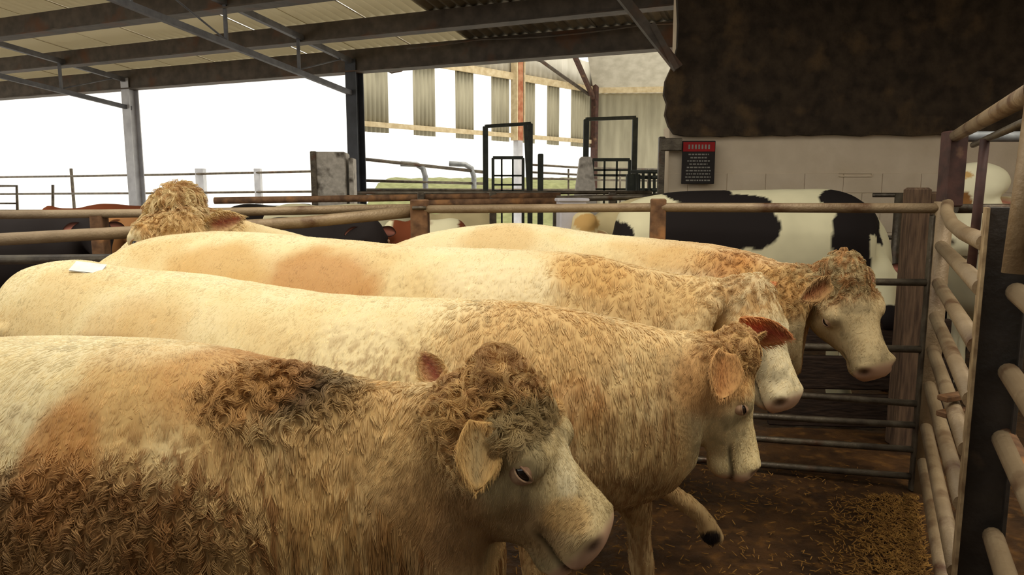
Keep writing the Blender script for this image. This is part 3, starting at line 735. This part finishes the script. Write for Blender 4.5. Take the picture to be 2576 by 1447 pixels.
def coat(body, me, nh, hr, info, colf, tdir, style, seed, head, ed):
    rng = np.random.default_rng(seed); cv = np.array([0, 0, H])
    def wt(P, Nn):
        d = P-cv; d /= np.linalg.norm(d, axis=1)[:, None]; f = (d*Nn).sum(1)
        return np.where(f < .25, 1.0, .12)*np.where(P[:, 2] < .45, .35, 1)*(1+1.2*info(P)['head'])
    P, Nn = tri_sample(me, nh, rng, wt); I = info(P); q = I['q']
    keep = np.ones(len(P), bool)
    if head:
        for d in (1, -1):
            keep &= ~(((I['t']-.36)*.55)**2+(I['n']-head.en)**2+(I['s']-d*.122)**2 < .034**2)
        keep &= ~((I['t'] > .90) & I['head']); keep &= ~(I['head'] & (I['t'] > .6) & (np.abs(I['n']+.132+.05*(I['t']-.85)) < .010))
    keep &= P[:, 2] > .09
    P = P[keep]; Nn = Nn[keep]; I = {k: v[keep] for k, v in I.items()}; n = len(P)
    length = np.full(n, .02); curl = np.zeros(n); lift = np.full(n, .13); clump = np.full(n, .3); 
    down = np.tile(np.array([0, 0, -1.]), (n, 1)); comb = down*1.0-np.array(tdir)*.35
    hd = I['head']
    # face: short hair running toward the muzzle or back
    if head:
        f = hd & (I['t'] > .3); length[f] = .012; clump[f] = .25; lift[f] = .15
        fc = np.array(head.u)*-.2+np.array([0, 0, -.6]); comb[hd] = fc+np.array(head.s)*0
    if style: length, curl, lift, clump = style(P, I, length, curl, lift, clump)
    nk = (sm(.4, .65, I['q'])*(~hd))[:, None]; comb = comb*(1-nk)+np.array([0, 0, -1.1])*nk
    comb = comb+(np.stack([fbm(P, 6, seed+k, 2) for k in (1, 2, 3)], 1)-.5)*(.45-.25*nk)+rng.normal(0, .10, (n, 3))*(1-.4*nk)
    Tn = comb-Nn*(comb*Nn).sum(1)[:, None]; Tn /= np.maximum(np.linalg.norm(Tn, axis=1)[:, None], 1e-5)
    B = np.cross(Nn, Tn)
    # clumps: locks running down the coat
    ns = max(50, n//20); si = rng.choice(n, ns, replace=False); kd = KDTree(ns); 
    sc = np.array([1, 1, .2])
    for j, s in enumerate(si): kd.insert(P[s]*sc, j)
    kd.balance(); cl = np.array([kd.find(p)[1] for p in (P*sc)]); ci = si[cl]
    length = length*rng.uniform(.75, 1.15, n)*(1+.3*(rng.random(ns)[cl]-.5)); m = 6
    ph = rng.random(ns)[cl]*6.28+rng.normal(0, .25, n); tw = np.where(rng.random(ns) > .5, 1, -1)[cl]
    X = np.zeros((n, m, 3))
    for k in range(m):
        s = k/(m-1); L = (length*s)[:, None]
        base = P+Nn*(length*lift*(s-.55*s*s)*1.6)[:, None]+Tn*L*(1-.1*s)
        cs = (curl*length*.45)[:, None]
        a = ph+tw*s*5.2
        base = base+cs*s**.5*(B*np.sin(a)[:, None]*1.1+Nn*(np.cos(a)*.5+.35)[:, None]+Tn*np.cos(a)[:, None]*-.75)
        X[:, k] = base
    seedX = X[ci]; pull = (clump[:, None]*np.linspace(0, 1, m)[None, :]**1.1)[:, :, None]
    off = (P-P[ci]); X = X*(1-pull)+(seedX+off[:, None, :]*.12)*pull
    C = colf(P, I); cn = rng.normal(0, 1, ns)[cl]; C = C*(1+.07*cn+.06*rng.normal(0, 1, n))[:, None]
    rad = np.tile(np.array([1, 1, .95, .8, .6, .25])*hr, (n, 1))*(1-.35*hd)[:, None]
    # ears
    for emesh, a, L in ed:
        ne = int(700+nh*.012); Pe, Ne = tri_sample(emesh, ne, rng); a = np.array(a); Te = a-Ne*(Ne@a)[:, None]; Te /= np.linalg.norm(Te, axis=1)[:, None]+1e-6
        g = np.array([0, 0, -.5]); Te = Te+g+rng.normal(0, .25, (ne, 3)); Te /= np.linalg.norm(Te, axis=1)[:, None]
        Ce = np.zeros((len(emesh.vertices), 4)); buf = np.empty(len(emesh.vertices)*4, np.float32); emesh.attributes['col'].data.foreach_get('color', buf); Ce = buf.reshape(-1, 4)[:, :3]
        kk = KDTree(len(emesh.vertices)); VV = get_v(emesh)
        for j, p in enumerate(VV): kk.insert(p, j)
        kk.balance(); ii = [kk.find(p)[1] for p in Pe]
        le = rng.uniform(.014, .03, ne)*L/.2; Xe = np.stack([Pe+Ne*(le*.25*(s-.5*s*s))[:, None]+Te*(le*s)[:, None] for s in np.linspace(0, 1, m)], 1)
        X = np.concatenate([X, Xe]); C = np.concatenate([C, Ce[ii]*(1+.12*rng.normal(0, 1, ne))[:, None]]); rad = np.concatenate([rad, np.tile(np.array([1, 1, .9, .8, .6, .3])*hr*.7, (ne, 1))])
    n = len(X); cu = D.hair_curves.new('coat'); cu.add_curves([m]*n)
    cu.attributes['position'].data.foreach_set('vector', X.astype(np.float32).ravel())
    ra = cu.attributes.get('radius') or cu.attributes.new('radius', 'FLOAT', 'POINT'); ra.data.foreach_set('value', rad.astype(np.float32).ravel())
    set_col(cu, C, 'CURVE')
    o = D.objects.new('coat', cu); COL.objects.link(o); cu.materials.append(COAT); o.parent = body; o['kind'] = 'stuff'
def blobs(X, C, L):
    """patches of the animal's own colour: (px, py, Y, radius x, radius z, colour, strength)"""
    for i, (px, py, Y, rx, rz, c, s) in enumerate(L):
        p = W(px, py, Y); d = ((X[:, 0]-p.x)/rx)**2+((X[:, 2]-p.z)/rz)**2+((X[:, 1]-p.y)/max(rx, .3))**2
        d = d*(.55+.9*fbm(X*np.array([1, 1, .6]), 9, 31+i, 3)); k = (s*sm(1.25, .45, d))[:, None]; C = C*(1-k)+np.array(c)*k
    return C
CRM = np.array(srgb(226, 206, 156)); PAL = np.array(srgb(234, 219, 178)); TAN = np.array(srgb(204, 162, 98)); ORG = np.array(srgb(184, 126, 64)); BRN = np.array(srgb(140, 96, 52)); DRK = np.array(srgb(88, 60, 36)); GRY = np.array(srgb(168, 148, 104)); PNK = np.array(srgb(214, 168, 140))
BLK = np.array(srgb(34, 28, 26))
def streakn(X, seed): return noise(X*np.array([1, 1, .11]), 62, seed+9)*.55+noise(X*np.array([1, 1, .13]), 140, seed+10)*.45
def charolais(B=(), tan=.5, streak=.35, face=CRM, poll=GRY, pollk=.7, seed=3, neck=TAN, dirt=.6):
    def f(X, I):
        a = fbm(X, 3.2, seed, 3)[:, None]; b = fbm(X, 11, seed+5, 3)[:, None]
        k = sm(.42, .68, a)*tan; C = CRM*(1-k)+TAN*k
        k = sm(.05, .0, I['dz'])[:, None]*.5+sm(.5, .35, a)*.35; C = C*(1-k)+PAL*k
        k = (sm(.6, .9, I['q'])*.55)[:, None]*(.6+.6*b); C = C*(1-k)+np.array(neck)*k
        # wet, dirty hair running down in locks
        v = streakn(X, seed)
        k = (sm(.45, .66, v)*streak*(.08+.92*sm(.42, .7, I['q']))*sm(.03, .2, I['dz'])*(~I['head']))[:, None]; C = C*(1-k)+BRN*k
        # dirt low on the flank
        k = (dirt*sm(.42, .62, I['dz']+.2*(b[:, 0]-.5))*(~I['head']))[:, None]; C = C*(1-k)+BRN*k
        h = I['head'].astype(float)
        k = (h*sm(.22, .34, I['t'])*sm(-.31, -.24, I['n']))[:, None]*.9; C = C*(1-k)+(np.array(face)*(.9+.2*b)*(1-.35*sm(.5, .68, fbm(X, 15, seed+20, 3)))[:, None])*k
        k = (h*pollk*sm(.34, .2, I['t']+.15*(b[:, 0]-.5))*sm(-.16, -.06, I['n']))[:, None]; cc = sm(.38, .6, fbm(X, 38, seed+12, 2))[:, None]; C = C*(1-k)+(np.array(poll)*(cc)+(BRN*.5+ORG*.5)*(1-cc))*k
        k = (h*sm(.9, .97, I['t']))[:, None]*.75; C = C*(1-k)+PNK*k
        return blobs(X, C, B)
    return f
def style(poll=.05, pt=.25, pc=1.0, blobs_=(), body=.02, bc=.0, cl=.3):
    def f(P, I, length, curl, lift, clump):
        nb = ~I['head']; length[nb] = body; clump[nb] = cl; curl[nb] = bc
        k = sm(.75, .95, I['q'])*nb; length = length*(1+.5*k); k = np.maximum(sm(.62, .45, I['q'])*sm(.45, .3, I['dz']), .8*sm(.9, .7, I['q'])*sm(.28, .14, I['dz']))*nb; length = length*(1-.4*k); lift = lift*(1-.5*k); clump = clump*(1-.5*k)
        p = I['head']*sm(pt+.05, pt-.05, I['t'])*sm(-.2, -.08, I['n']); length = length*(1-p)+poll*p; curl = curl*(1-p)+pc*p; lift = lift*(1-p)+.7*p; clump = clump*(1-p)+.8*p
        for px, py, Y, rx, rz, ln, cu, cm in blobs_:
            c = W(px, py, Y); d = ((P[:, 0]-c.x)/rx)**2+((P[:, 2]-c.z)/rz)**2+((P[:, 1]-c.y)/max(rx, .35))**2; k = sm(1.2, .5, d)*nb
            length = length*(1-k)+ln*k; curl = curl*(1-k)+cu*k; clump = clump*(1-k)+cm*k; lift = lift*(1-k)+(.25+.5*cu)*k
        return length, curl, lift, clump
    return f

EARIN = srgb(196, 128, 108)
# ---- bull 1, nearest
h = Head(W(1250, 945, 1.68), W(1572, 1312, 1.56), roll=-.10, scale=1.45, eye=.46, en=-.038)
cattle('bull', 'cream bull nearest the viewer, with dark shaggy hair on its withers and a curly poll',
       [(-760, 990, 1.95, .17, .5), (-660, 890, 1.92, .27, .7), (-420, 858, 1.9, .32, .82), (-100, 850, 1.86, .36, .88), (200, 852, 1.83, .38, .9), (450, 866, 1.80, .36, .9), (650, 898, 1.78, .31, .88), (820, 945, 1.77, .255, .84), (960, 968, 1.76, .22, .78), (1080, 965, 1.74, .185, .70), (1160, 945, 1.71, .175, .84), (1240, 935, 1.69, .15, .84)],
       h, charolais([(600, 1015, 1.5, .16, .07, DRK, .8), (760, 1020, 1.5, .16, .08, DRK, .85), (1200, 1390, 1.45, .22, .12, BRN, .55), (1330, 1075, 1.5, .085, .05, GRY*.75, .75), (1250, 1200, 1.45, .04, .12, GRY*.8, .5), (1440, 1230, 1.45, .03, .07, PAL, .6), (1430, 1330, 1.45, .06, .04, TAN, .5), (560, 960, 1.6, .2, .1, ORG, .6), (400, 1000, 1.5, .25, .14, TAN, .4), (90, 1180, 1.45, .1, .14, ORG, .7), (900, 1180, 1.5, .2, .3, TAN, .5), (120, 1440, 1.4, .42, .2, BRN, .75), (1080, 1400, 1.5, .16, .2, BRN, .5)],
                    tan=.7, streak=.9, dirt=.15, poll=TAN, face=np.array(srgb(200, 180, 134)), seed=3),
       vox=.0115, hair=120000, hr=.00085, mop=.72, seed=11, front=.66, hind=.12,
       ears=((W(1205, 1060, 1.53), W(1192, 1235, 1.46), Vector((.25, -1, .1)), .05, srgb(176, 150, 104)), (W(1115, 975, 1.82), W(1072, 888, 1.86), Vector((-.2, -1, .1)), .04, EARIN)),
       hstyle=style(.034, .27, 1.0, [(900, 1150, 1.5, .35, .4, .032, .03, .5), (680, 1010, 1.5, .26, .12, .045, .6, .8), (120, 1430, 1.4, .45, .22, .026, .9, .75)], .022, .05, .4), disp=.008)
# ---- bull 2
h = Head(W(1852, 862, 2.6), W(1918, 1178, 2.58), roll=-.22, scale=1.12, eye=.42)
cattle('bull', 'pale cream bull second from the viewer, a white paper tag on its rump',
       [(20, 730, 3.4, .14, .45), (80, 672, 3.35, .25, .66), (180, 655, 3.28, .3, .76), (320, 676, 3.2, .33, .82), (500, 692, 3.08, .35, .86), (800, 738, 2.92, .37, .88), (1080, 752, 2.78, .37, .88), (1290, 760, 2.68, .33, .86), (1440, 782, 2.63, .285, .80), (1580, 812, 2.61, .23, .70), (1690, 832, 2.61, .195, .62), (1760, 838, 2.6, .16, .5)],
       h, charolais([(420, 850, 3.0, .35, .2, TAN, .5), (330, 900, 2.9, .3, .12, BRN, .45), (1350, 850, 2.4, .35, .2, TAN, .55), (1450, 1010, 2.4, .12, .1, ORG, .4), (1780, 960, 2.5, .14, .14, ORG, .5), (1700, 1010, 2.45, .1, .2, BRN, .35)], tan=.25, streak=.6, face=CRM, poll=TAN, pollk=.6, seed=8, dirt=.3),
       vox=.0125, hair=90000, hr=.0012, mop=.9, seed=12, cseed=8, front=.70, hind=.12, skip=('f-1',),
       custom_legs=[[(W(1560, 1150, 2.85), .13), (W(1590, 1250, 2.88), .085), (W(1606, 1310, 2.9), .058), (W(1608, 1360, 2.92), .05), (W(1612, 1410, 2.93), .055), (W(1618, 1450, 2.93), .05), (W(1628, 1500, 2.93), .055), (Vector((.57, 2.93, .02)), .065)]],
       ears=((W(1822, 885, 2.44), W(1800, 1005, 2.36), Vector((.3, -1, .1)), .07, srgb(176, 122, 70)), (W(1880, 860, 2.75), W(1905, 850, 2.9), Vector((.2, .5, .4)), .055, EARIN)),
       hstyle=style(.026, .14, .9, [(1380, 850, 2.4, .5, .35, .028, .0, .42)], .018, .0, .3))
# ---- bull 3
h = Head(W(1905, 705, 3.14), W(2022, 1010, 2.94), roll=.0, scale=1.12, eye=.42)
cattle('bull', 'cream bull third from the viewer, its reddish ear held out level',
       [(215, 740, 4.15, .13, .42), (260, 662, 4.12, .23, .6), (360, 606, 4.05, .29, .74), (480, 586, 3.98, .32, .8), (600, 583, 3.92, .34, .84), (800, 598, 3.82, .35, .86), (1050, 618, 3.68, .35, .88), (1300, 628, 3.5, .34, .88), (1460, 638, 3.4, .31, .86), (1580, 664, 3.32, .27, .8), (1700, 690, 3.26, .22, .70), (1790, 700, 3.2, .19, .56)],
       h, charolais([(1785, 1345, 3.28, .055, .05, BLK, 1.0), (820, 720, 3.6, .35, .2, ORG, .75), (560, 680, 3.7, .3, .16, TAN, .7), (1250, 720, 3.3, .3, .15, PAL, .6), (1500, 680, 3.1, .2, .12, TAN, .7), (1620, 730, 3.0, .3, .2, TAN, .4)], tan=.4, streak=.3, face=PAL, poll=PAL, pollk=.4, seed=15, dirt=.3),
       vox=.0135, hair=60000, hr=.0014, mop=.5, seed=13, cseed=15, front=.68, hind=.12, skip=('f1',),
       custom_legs=[[(W(1560, 1060, 3.1), .13), (W(1600, 1150, 3.12), .09), (W(1640, 1215, 3.15), .055), (W(1685, 1240, 3.2), .042), (W(1735, 1272, 3.24), .046), (W(1765, 1300, 3.26), .044), (W(1785, 1335, 3.28), .052), (W(1800, 1362, 3.29), .046)]],
       ears=((W(1858, 812, 2.92), W(1990, 842, 2.86), Vector((-.1, -1, -.35)), .065, srgb(200, 100, 70)), ((.10, -.08, -.11), W(1940, 720, 3.4), Vector((.2, .5, .4)), .055, EARIN)),
       earcol=srgb(196, 132, 78), hstyle=style(.022, .12, .5, [(1600, 700, 3.0, .5, .3, .03, .0, .55)], .018, .0, .3))
# ---- bull 4
h = Head(W(2118, 662, 3.6), W(2234, 930, 3.34), roll=.3, scale=1.15, eye=.46)
cattle('bull', 'cream bull farthest of the row with an orange neck and greyish curly face',
       [(905, 720, 5.0, .13, .42), (950, 640, 4.95, .22, .56), (1060, 592, 4.86, .29, .7), (1200, 566, 4.75, .32, .78), (1330, 562, 4.62, .33, .8), (1480, 584, 4.45, .34, .84), (1640, 600, 4.25, .35, .87), (1780, 613, 4.03, .33, .87), (1880, 636, 3.88, .28, .82), (1960, 660, 3.76, .23, .70), (2030, 672, 3.7, .19, .56)],
       h, charolais([(1830, 650, 3.6, .25, .16, ORG, .85), (1950, 720, 3.5, .25, .2, TAN, .6), (1240, 600, 4.4, .3, .12, TAN, .5), (1700, 650, 3.8, .25, .1, TAN, .5)], tan=.45, streak=.35, face=np.array(srgb(206, 184, 138)), poll=GRY, pollk=.8, seed=21, neck=ORG),
       vox=.0135, hair=50000, hr=.0015, mop=.8, seed=14, cseed=21, front=.62, hind=.12,
       ears=((W(2088, 706, 3.42), W(2008, 750, 3.36), Vector((.2, -1, -.1)), .06, srgb(170, 108, 66)), (W(2150, 672, 3.74), W(2194, 712, 3.72), Vector((.1, -1, 0)), .045, EARIN)),
       hstyle=style(.024, .25, 1.0, [(1880, 680, 3.6, .4, .3, .03, .2, .6)], .02, .0, .3))
# ---- bull 5, facing left behind the row
h = Head(W(455, 505, 4.58), W(225, 690, 4.6), roll=.1, scale=1.25)
cattle('bull', 'cream bull behind the row facing left, its tufted head raised and one pink ear out',
       [(835, 690, 5.14, .12, .4), (815, 625, 5.12, .19, .58), (780, 600, 5.08, .22, .7), (750, 588, 5.02, .25, .74), (680, 572, 4.93, .24, .74), (620, 556, 4.83, .21, .66), (560, 535, 4.72, .18, .54)],
       h, charolais([(400, 560, 4.2, .25, .1, TAN, .5)], tan=.4, streak=.1, face=PAL, poll=CRM, pollk=.6, seed=27),
       vox=.015, hair=26000, hr=.0018, mop=.9, seed=16, cseed=27, front=.5, hind=.12,
       ears=((W(520, 566, 4.46), W(616, 544, 4.42), Vector((0, -1, -.1)), .068, srgb(170, 96, 74)), ((.1, -.08, .11), W(400, 560, 4.75), Vector((-.3, .6, .3)), .055, EARIN)),
       hstyle=style(.045, .3, .4, [], .022, .0, .3))
# ------------------------------------------------------------------ background cattle, beyond the fences
def patches(base, B, seed=1, jag=.9, h=None):
    def f(X, I):
        C = np.tile(np.array(base), (len(X), 1))*(.86+.28*fbm(X, 6, seed, 3))[:, None]
        for i, (p, rx, rz, c) in enumerate(B):
            d = ((X[:, 0]-p.x)/rx)**2+((X[:, 2]-p.z)/rz)**2; d = d*(1-jag*.5+jag*fbm(X, 5, seed+i*3, 3)); k = sm(1.03, .97, d)[:, None]; C = C*(1-k)+np.array(c)*k
        return C
    return f
WHT = np.array(srgb(228, 218, 178)); RED = np.array(srgb(120, 62, 34)); BRW = np.array(srgb(150, 104, 62))
# Holstein
hol = [(1540, 600, 5.9, .15, .45), (1570, 520, 5.9, .26, .62), (1680, 484, 5.9, .32, .76), (1820, 478, 5.88, .34, .84), (1980, 476, 5.85, .36, .88), (2080, 476, 5.8, .34, .88), (2150, 495, 5.78, .29, .85), (2205, 540, 5.75, .23, .74), (2225, 600, 5.7, .18, .56)]
HB = [(W(1735, 600, 5.6), .28, .26, BLK), (W(1770, 486, 5.6), .28, .09, BLK), (W(1880, 510, 5.6), .20, .06, BLK), (W(1810, 560, 5.6), .46, .22, BLK), (W(2140, 500, 5.5), .17, .07, BLK), (W(2170, 600, 5.5), .25, .32, BLK), (W(1560, 590, 5.6), .12, .10, BLK), (W(1860, 570, 5.6), .16, .15, BLK)]
def holf(X, I):
    C = patches(WHT, HB, 4)(X, I); k = (I['head']*(I['t'] > .72))[:, None]; C = np.where(k, BLK, C); k = (I['head']*(I['t'] < .72)*(np.abs(I['s']) < .07))[:, None]; C = np.where(k, WHT, C); return C
cattle('holstein_cow', 'black and white cow behind the fence, its head lowered at the right', hol, Head(W(2205, 640, 5.6), W(2245, 815, 5.25), roll=.1), holf, vox=.02, cat='cow', front=.72, seed=31, hair=0,
       ears=(((.1, -.1, .1), (.14, -.14, .26), Vector((.3, -1, 0)), .05, EARIN), ((.1, -.1, -.1), (.14, -.14, -.26), Vector((.3, -1, 0)), .05, EARIN)), earcol=BLK)
# cream animal at the Holstein's tail and its head rising under the rail
cattle('cow', 'cream cow half hidden behind the rear end of the black and white cow',
       [(1740, 660, 6.75, .13, .4), (1720, 560, 6.75, .2, .6), (1680, 500, 6.72, .24, .72), (1630, 494, 6.68, .25, .74), (1575, 505, 6.55, .22, .7), (1515, 530, 6.42, .16, .6)],
       Head(W(1472, 552, 6.2), W(1405, 680, 5.95), roll=-.2), patches(CRM, [(W(1500, 570, 5.5), .12, .08, TAN)], 5), vox=.024, cat='cow', front=.6, seed=32, mop=1.1,
       ears=(((.1, -.1, .1), (.14, -.14, .26), Vector((-.3, -1, 0)), .05, EARIN), ((.1, -.1, -.1), (.14, -.14, -.26), Vector((-.3, -1, 0)), .05, EARIN)))
# black cow far behind at the right, head down
cattle('cow', 'black cow behind the timber posts with a pale-marked face',
       [(2550, 640, 7.82, .13, .4), (2510, 590, 7.82, .22, .6), (2440, 588, 7.8, .26, .75), (2380, 600, 7.68, .25, .75), (2330, 615, 7.4, .22, .62)],
       Head(W(2290, 640, 7.1), W(2245, 720, 6.7), roll=.3), patches(BLK, [(W(2262, 668, 6.5), .05, .04, WHT)], 6), vox=.026, cat='cow', front=.6, seed=33,
       ears=(((.1, -.1, .1), (.14, -.14, .26), Vector((-.3, -1, 0)), .05, EARIN), ((.1, -.1, -.1), (.14, -.14, -.26), Vector((-.3, -1, 0)), .05, EARIN)), earcol=BLK)
# white one beyond the corner, round pale head toward the viewer
cattle('cow', 'white cow beyond the corner post, showing its round pale forehead over the rail',
       [(Vector((W(2475, 500, y).x, y, z)), 0, 0, w_, d_) for y, z, w_, d_ in ((7.12, .95, .16, .4), (7.05, 1.4, .2, .6), (6.85, 1.5, .26, .8), (6.5, 1.5, .31, .82), (6.2, 1.58, .28, .8), (6.0, 1.7, .21, .62))],
       Head(W(2455, 456, 5.75), W(2430, 600, 5.35), roll=0, scale=1.15), patches(np.array(srgb(238, 228, 190)), [(W(2440, 440, 5.6), .05, .03, TAN), (W(2425, 510, 5.6), .05, .08, BRN)], 7), vox=.022, cat='cow', front=.6, seed=34, mop=1.6,
       ears=(((.1, -.1, .1), (.14, -.14, .26), Vector((-.3, -1, 0)), .05, EARIN), ((.1, -.1, -.1), (.14, -.14, -.26), Vector((-.3, -1, 0)), .05, EARIN)))
# herd in the pens beyond the left fences: (px of rump, py of back, Y, px of poll, colour, patches, label)
herd = [
 (-120, 532, 6.4, 230, BLK, 'black cow at the left edge showing between the fence rails'),
 (70, 528, 7.3, 330, BRW, 'tan brown cow with a dark shoulder beyond the left fence rails'),
 (560, 513, 8.6, 130, RED, 'dark red brown cow with its back just over the top left rail'),
 (640, 545, 6.3, 930, BLK, 'black cow low behind the bent pipe left of the rusty corner post'),
 (660, 512, 8.0, 1010, WHT, 'cream backed cow beyond the top rail at the middle left'),
 (560, 512, 9.6, 850, BLK, 'black cow far back whose poll shows before the grey tank'),
 (1180, 548, 6.6, 990, RED, 'red and white cow either side of the rusty corner post'),
 (1250, 530, 8.2, 1075, CRM, 'pale cow half hidden right of the rusty corner post'),
]
for i, (a, py, Y, b, base, lab) in enumerate(herd):
    dr = 1 if b > a else -1; L = abs(b-a); k = 1.5/ (L/1800*Y)
    sx = lambda f: a+dr*L*f
    st = [(sx(0), py+90*6/Y, Y, .13, .4), (sx(.04), py+25*6/Y, Y, .25, .6), (sx(.2), py, Y, .3, .72), (sx(.45), py+5, Y, .33, .78), (sx(.7), py-1, Y, .3, .78), (sx(.85), py+14*6/Y, Y-.04, .22, .66), (sx(.95), py+14*6/Y, Y-.06, .17, .5)]
    hd = Head(W(sx(1.03), py+8, Y-.1), W(sx(1.03)+dr*210/Y, py+150*6/Y, Y-.3), roll=0)
    pt = []
    if base is RED and i == 6: pt = [(W(960, 570, Y), .12, .1, WHT), (W(1120, 600, Y), .14, .3, WHT)]
    if base is BRW: pt = [(W(180, 560, Y), .3, .12, TAN)]
    cattle('cow', lab, st, hd, patches(base, pt, 40+i), vox=.03, cat='cow', group='cattle in the pens beyond the left fences', front=.7, seed=50+i,
           ears=(((.1, -.1, .1), (.14, -.14, .26), Vector((dr*.3, -1, 0)), .05, EARIN), ((.1, -.1, -.1), (.14, -.14, -.26), Vector((dr*.3, -1, 0)), .05, EARIN)), earcol=base)
# paper tag on bull 2's rump
p = W(240, 668, 3.2)
tg = MB(); pts = []
for i in range(5):
    for j in range(3): q = W(203+i*19, 664+i*2.2+j*6, 3.22); pts.append((q.x, q.y-.03+j*-.03, q.z+.012-.006*j))
tg.add(pts, [(r*3+c, r*3+3+c, r*3+4+c, r*3+1+c) for r in range(4) for c in range(2)])
n0 = len(tg.v); tg.add([(x, y, z+.004) for x, y, z in tg.v], [tuple(reversed(f)) for f in [(r*3+c, r*3+3+c, r*3+4+c, r*3+1+c) for r in range(4) for c in range(2)]])
tag(tg.build('paper_tag', TAGM), 'white paper lot tag stuck on the second bull\'s rump', 'tag')
